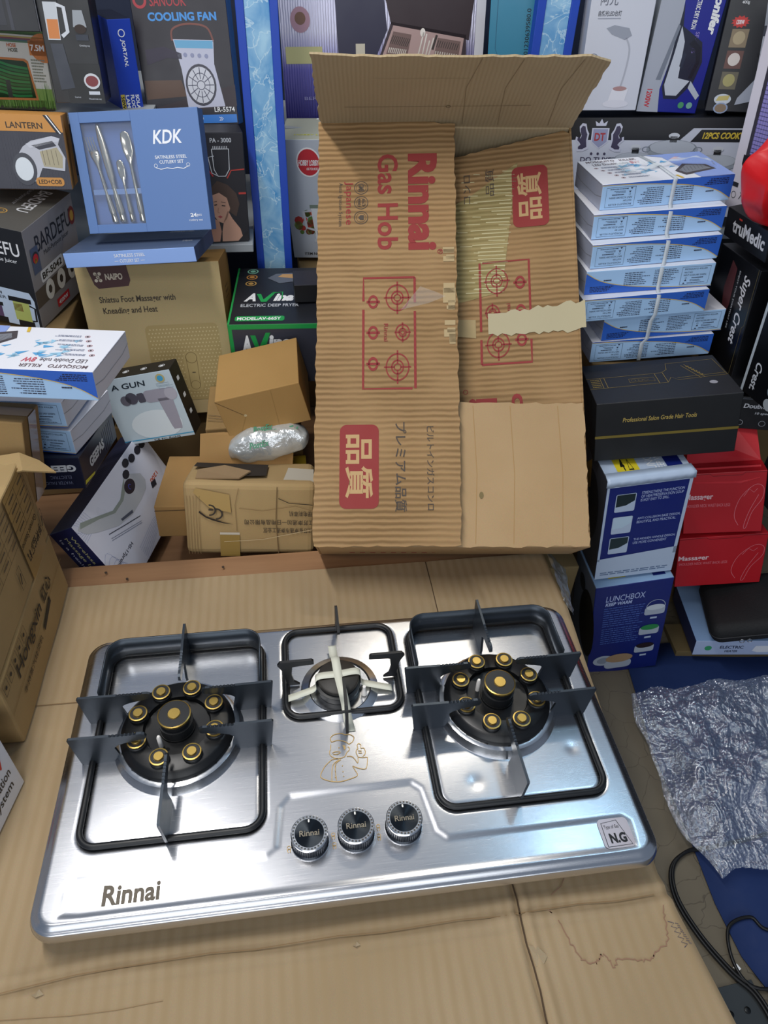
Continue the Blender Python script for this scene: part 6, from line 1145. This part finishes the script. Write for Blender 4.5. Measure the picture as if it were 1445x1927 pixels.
def plastic(name, col, alpha, rough=.12, bump=.5, sc=120, gl=.55):
    """thin clear film: part transparent, part glossy, a little milky"""
    m = bpy.data.materials.new(name); m.use_nodes = True; nt = m.node_tree; N = nt.nodes.new; K = nt.links.new; nt.nodes.remove(nt.nodes['Principled BSDF']); out = nt.nodes['Material Output']
    tr = N('ShaderNodeBsdfTransparent'); tr.inputs[0].default_value = (.93, .96, 1, 1); df = N('ShaderNodeBsdfDiffuse'); df.inputs[0].default_value = lin(col); gs = N('ShaderNodeBsdfGlossy'); gs.inputs['Roughness'].default_value = rough; gs.inputs[0].default_value = (.95, .97, 1, 1)
    n = N('ShaderNodeTexNoise'); n.inputs['Scale'].default_value = sc; n.inputs['Detail'].default_value = 4; tc = N('ShaderNodeTexCoord'); K(tc.outputs['Object'], n.inputs['Vector'])
    bp = N('ShaderNodeBump'); bp.inputs['Strength'].default_value = bump; bp.inputs['Distance'].default_value = .006; K(n.outputs['Fac'], bp.inputs['Height']); K(bp.outputs[0], gs.inputs['Normal'])
    m1 = N('ShaderNodeMixShader'); m1.inputs[0].default_value = gl; K(df.outputs[0], m1.inputs[1]); K(gs.outputs[0], m1.inputs[2]); m2 = N('ShaderNodeMixShader'); m2.inputs[0].default_value = alpha; K(tr.outputs[0], m2.inputs[1]); K(m1.outputs[0], m2.inputs[2]); K(m2.outputs[0], out.inputs['Surface']); return m
CLOTH = M('0d2a5e', .8, 0, bump=.1, ns=60)
V = []; F = []; ML = [(1.085, .66), (1.073, .593), (1.041, .38), (1.037, .222), (1.028, .088), (1.032, .002), (1.048, -.047), (1.06, -.12), (1.06, -.3)]
for i, (x, y) in enumerate(ML):
    for k in range(9): V.append((x+(1.7-x)*k/8, y, FLOOR+.003+.002*noise.noise((x*9+k, y*9, 0))))
for i in range(len(ML)-1):
    for k in range(8): F.append((i*9+k, (i+1)*9+k, (i+1)*9+k+1, i*9+k+1))
mat_ = mobj('floor_mat', V, F, CLOTH, smooth=True); tag(mat_, 'dark blue plastic mat spread on the floor at right', 'mat'); md = mat_.modifiers.new('thick', 'SOLIDIFY'); md.thickness = .002; md.offset = 1
crumple('bubble_wrap', 'heap of clear crumpled bubble wrap on the blue mat', 'bubble wrap', [[(1.035, .515, -.375), (1.02, .44, -.37), (1.012, .33, -.37), (1.008, .22, -.372), (1.04, .12, -.375)], [(1.55, .53, -.375), (1.56, .42, -.37), (1.52, .33, -.37), (1.46, .23, -.37), (1.38, .15, -.375)]], 176, 200, .055, 9, plastic('bubble_film', 'aebfdc', .50, .09, 1.0, 150, .75), bub=(44, 50))
BLKR = M('0c0c0d', .45)
CD = [(1.25, .215), (1.19, .193), (1.069, .18), (1.015, .178), (.974, .154), (.958, .105), (.97, .042), (.997, -.018), (1.023, -.055), (1.03, -.11), (1.02, -.2)]
cd = sweep('power_cord', catmull([(x, y, FLOOR+.008) for x, y in CD], 8), .0032, BLKR, None, 8); tag(cd, 'black twin power cord curving over the worn floor', 'cord')
s2 = sweep('second_core', catmull([(x+.0055, y+.002, FLOOR+.0085) for x, y in CD], 8), .0032, BLKR, cd, 8)
cd2 = sweep('power_cord', catmull([(x, y, FLOOR+.0095) for x, y in ((1.16, .02), (1.094, .035), (1.076, .057), (1.031, .047), (1.012, .004), (1.018, -.036), (1.052, -.05), (1.12, -.045))], 8), .003, BLKR, None, 8); tag(cd2, 'looped black cord on the blue mat at lower right', 'cord')
pl = boxobj('floor_plate', (.10, .10, .003), M('4a4e50', .45, .6), mw=place((.985, -.085, FLOOR+.0018), (4, 0, 0)), bev=.0006); tag(pl, 'grey metal floor plate with two screws at lower right', 'plate')
for x in (-.012, .018): lathe('screw', [(.005, .0015), (.005, .003), (.003, .0042)], M('2a2c2e', .4, .8), pl, 12, (x, .012, 0))
pk = mobj('paper_scrap', [(1.008, -.012, FLOOR+.006), (1.016, -.008, FLOOR+.008), (1.02, -.016, FLOOR+.007), (1.012, -.02, FLOOR+.006)], [(0, 1, 2, 3)], WH); tag(pk, 'tiny white paper scrap at the edge of the blue mat', 'scrap'); md = pk.modifiers.new('t', 'SOLIDIFY'); md.thickness = .001
def pillow(name, label, cat, c, r, dm, mat, amp, sc, seed=0, nu=40, nv=28):
    V = []; F = []; mw = place(c, r)
    for j in range(nv+1):
        ph = math.pi*(j/nv-.5)
        for i in range(nu):
            a = 2*math.pi*i/nu; ex = .6
            f_ = lambda q: math.copysign(abs(q)**ex, q)
            p = Vector((dm[0]/2*f_(math.cos(a))*math.cos(ph)**.5 if abs(ph) < 1.57 else 0, dm[1]/2*f_(math.sin(a))*math.cos(ph)**.5 if abs(ph) < 1.57 else 0, dm[2]/2*math.sin(ph)))
            n_ = noise.noise_vector(p*sc+Vector((seed, seed*2, 0)))+.5*noise.noise_vector(p*sc*2.7+Vector((seed, 1, 0))); V.append(mw @ (p+n_*amp))
    for j in range(nv):
        for i in range(nu): F.append((j*nu+i, j*nu+(i+1) % nu, (j+1)*nu+(i+1) % nu, (j+1)*nu+i))
    o = mobj(name, V, F, mat, smooth=True); tag(o, label, cat); return o
pb = pillow('courier_bag', 'clear crumpled courier bag with green print left of the hob carton', 'bag', (.285, .846, .124), (4, 0, -6), (.16, .06, .062), plastic('courier_film', 'd6dcdc', .8, .15, .8, 70, .35), .009, 22, 3)
f = Face(pb, (1, 1, 1), frame=(Vector((.225, .795, .128)), Vector((.98, .1, .12)), Vector((-.1, .7, .35)).normalized(), .13, .07)).name('courier_lettering'); GT = M('1f7a55', .5)
f.text('PostEx', .58, .35, .98, .60, GT, .03, .2); f.text('PostEx', .2, .12, .5, .32, GT, .03, .2); f.text('PostEx', .3, .6, .6, .8, GT, .03, .2); f.done()
o = boxobj('small_box', (.09, .05, .05), {'F': M('c9a92c', .5), 'T': M('c9a92c', .5), '*': M('c9a92c', .5)}, mw=place((.312, .857, .035), (0, 0, 0))); tag(o, 'small yellow box under the courier bag', 'box')
f = Face(o, (.09, .05, .05), 'F').name('grey_panel'); f.rect(.3, .1, 1, .8, M('a9adb4', .5)); f.done()
rb = pillow('red_bag', 'bright red crumpled plastic bag at the right edge beside the zapper box', 'bag', (1.196, .868, .612), (20, 0, -32), (.14, .08, .12), M('d0141c', .4, 0, bump=.25, ns=30), .022, 11, 5)
crumple('wrapping_film', 'dusty folded plastic film over the rear right corner of the table', 'film', [[(.80, .62, .004), (.80, .56, .006), (.797, .50, .004), (.795, .475, .003)], [(.852, .60, -.05), (.845, .55, -.06), (.83, .49, -.05), (.812, .465, -.02)]], 40, 20, .012, 30, plastic('dusty_film', '8f8a78', .8, .35, .4, 60))
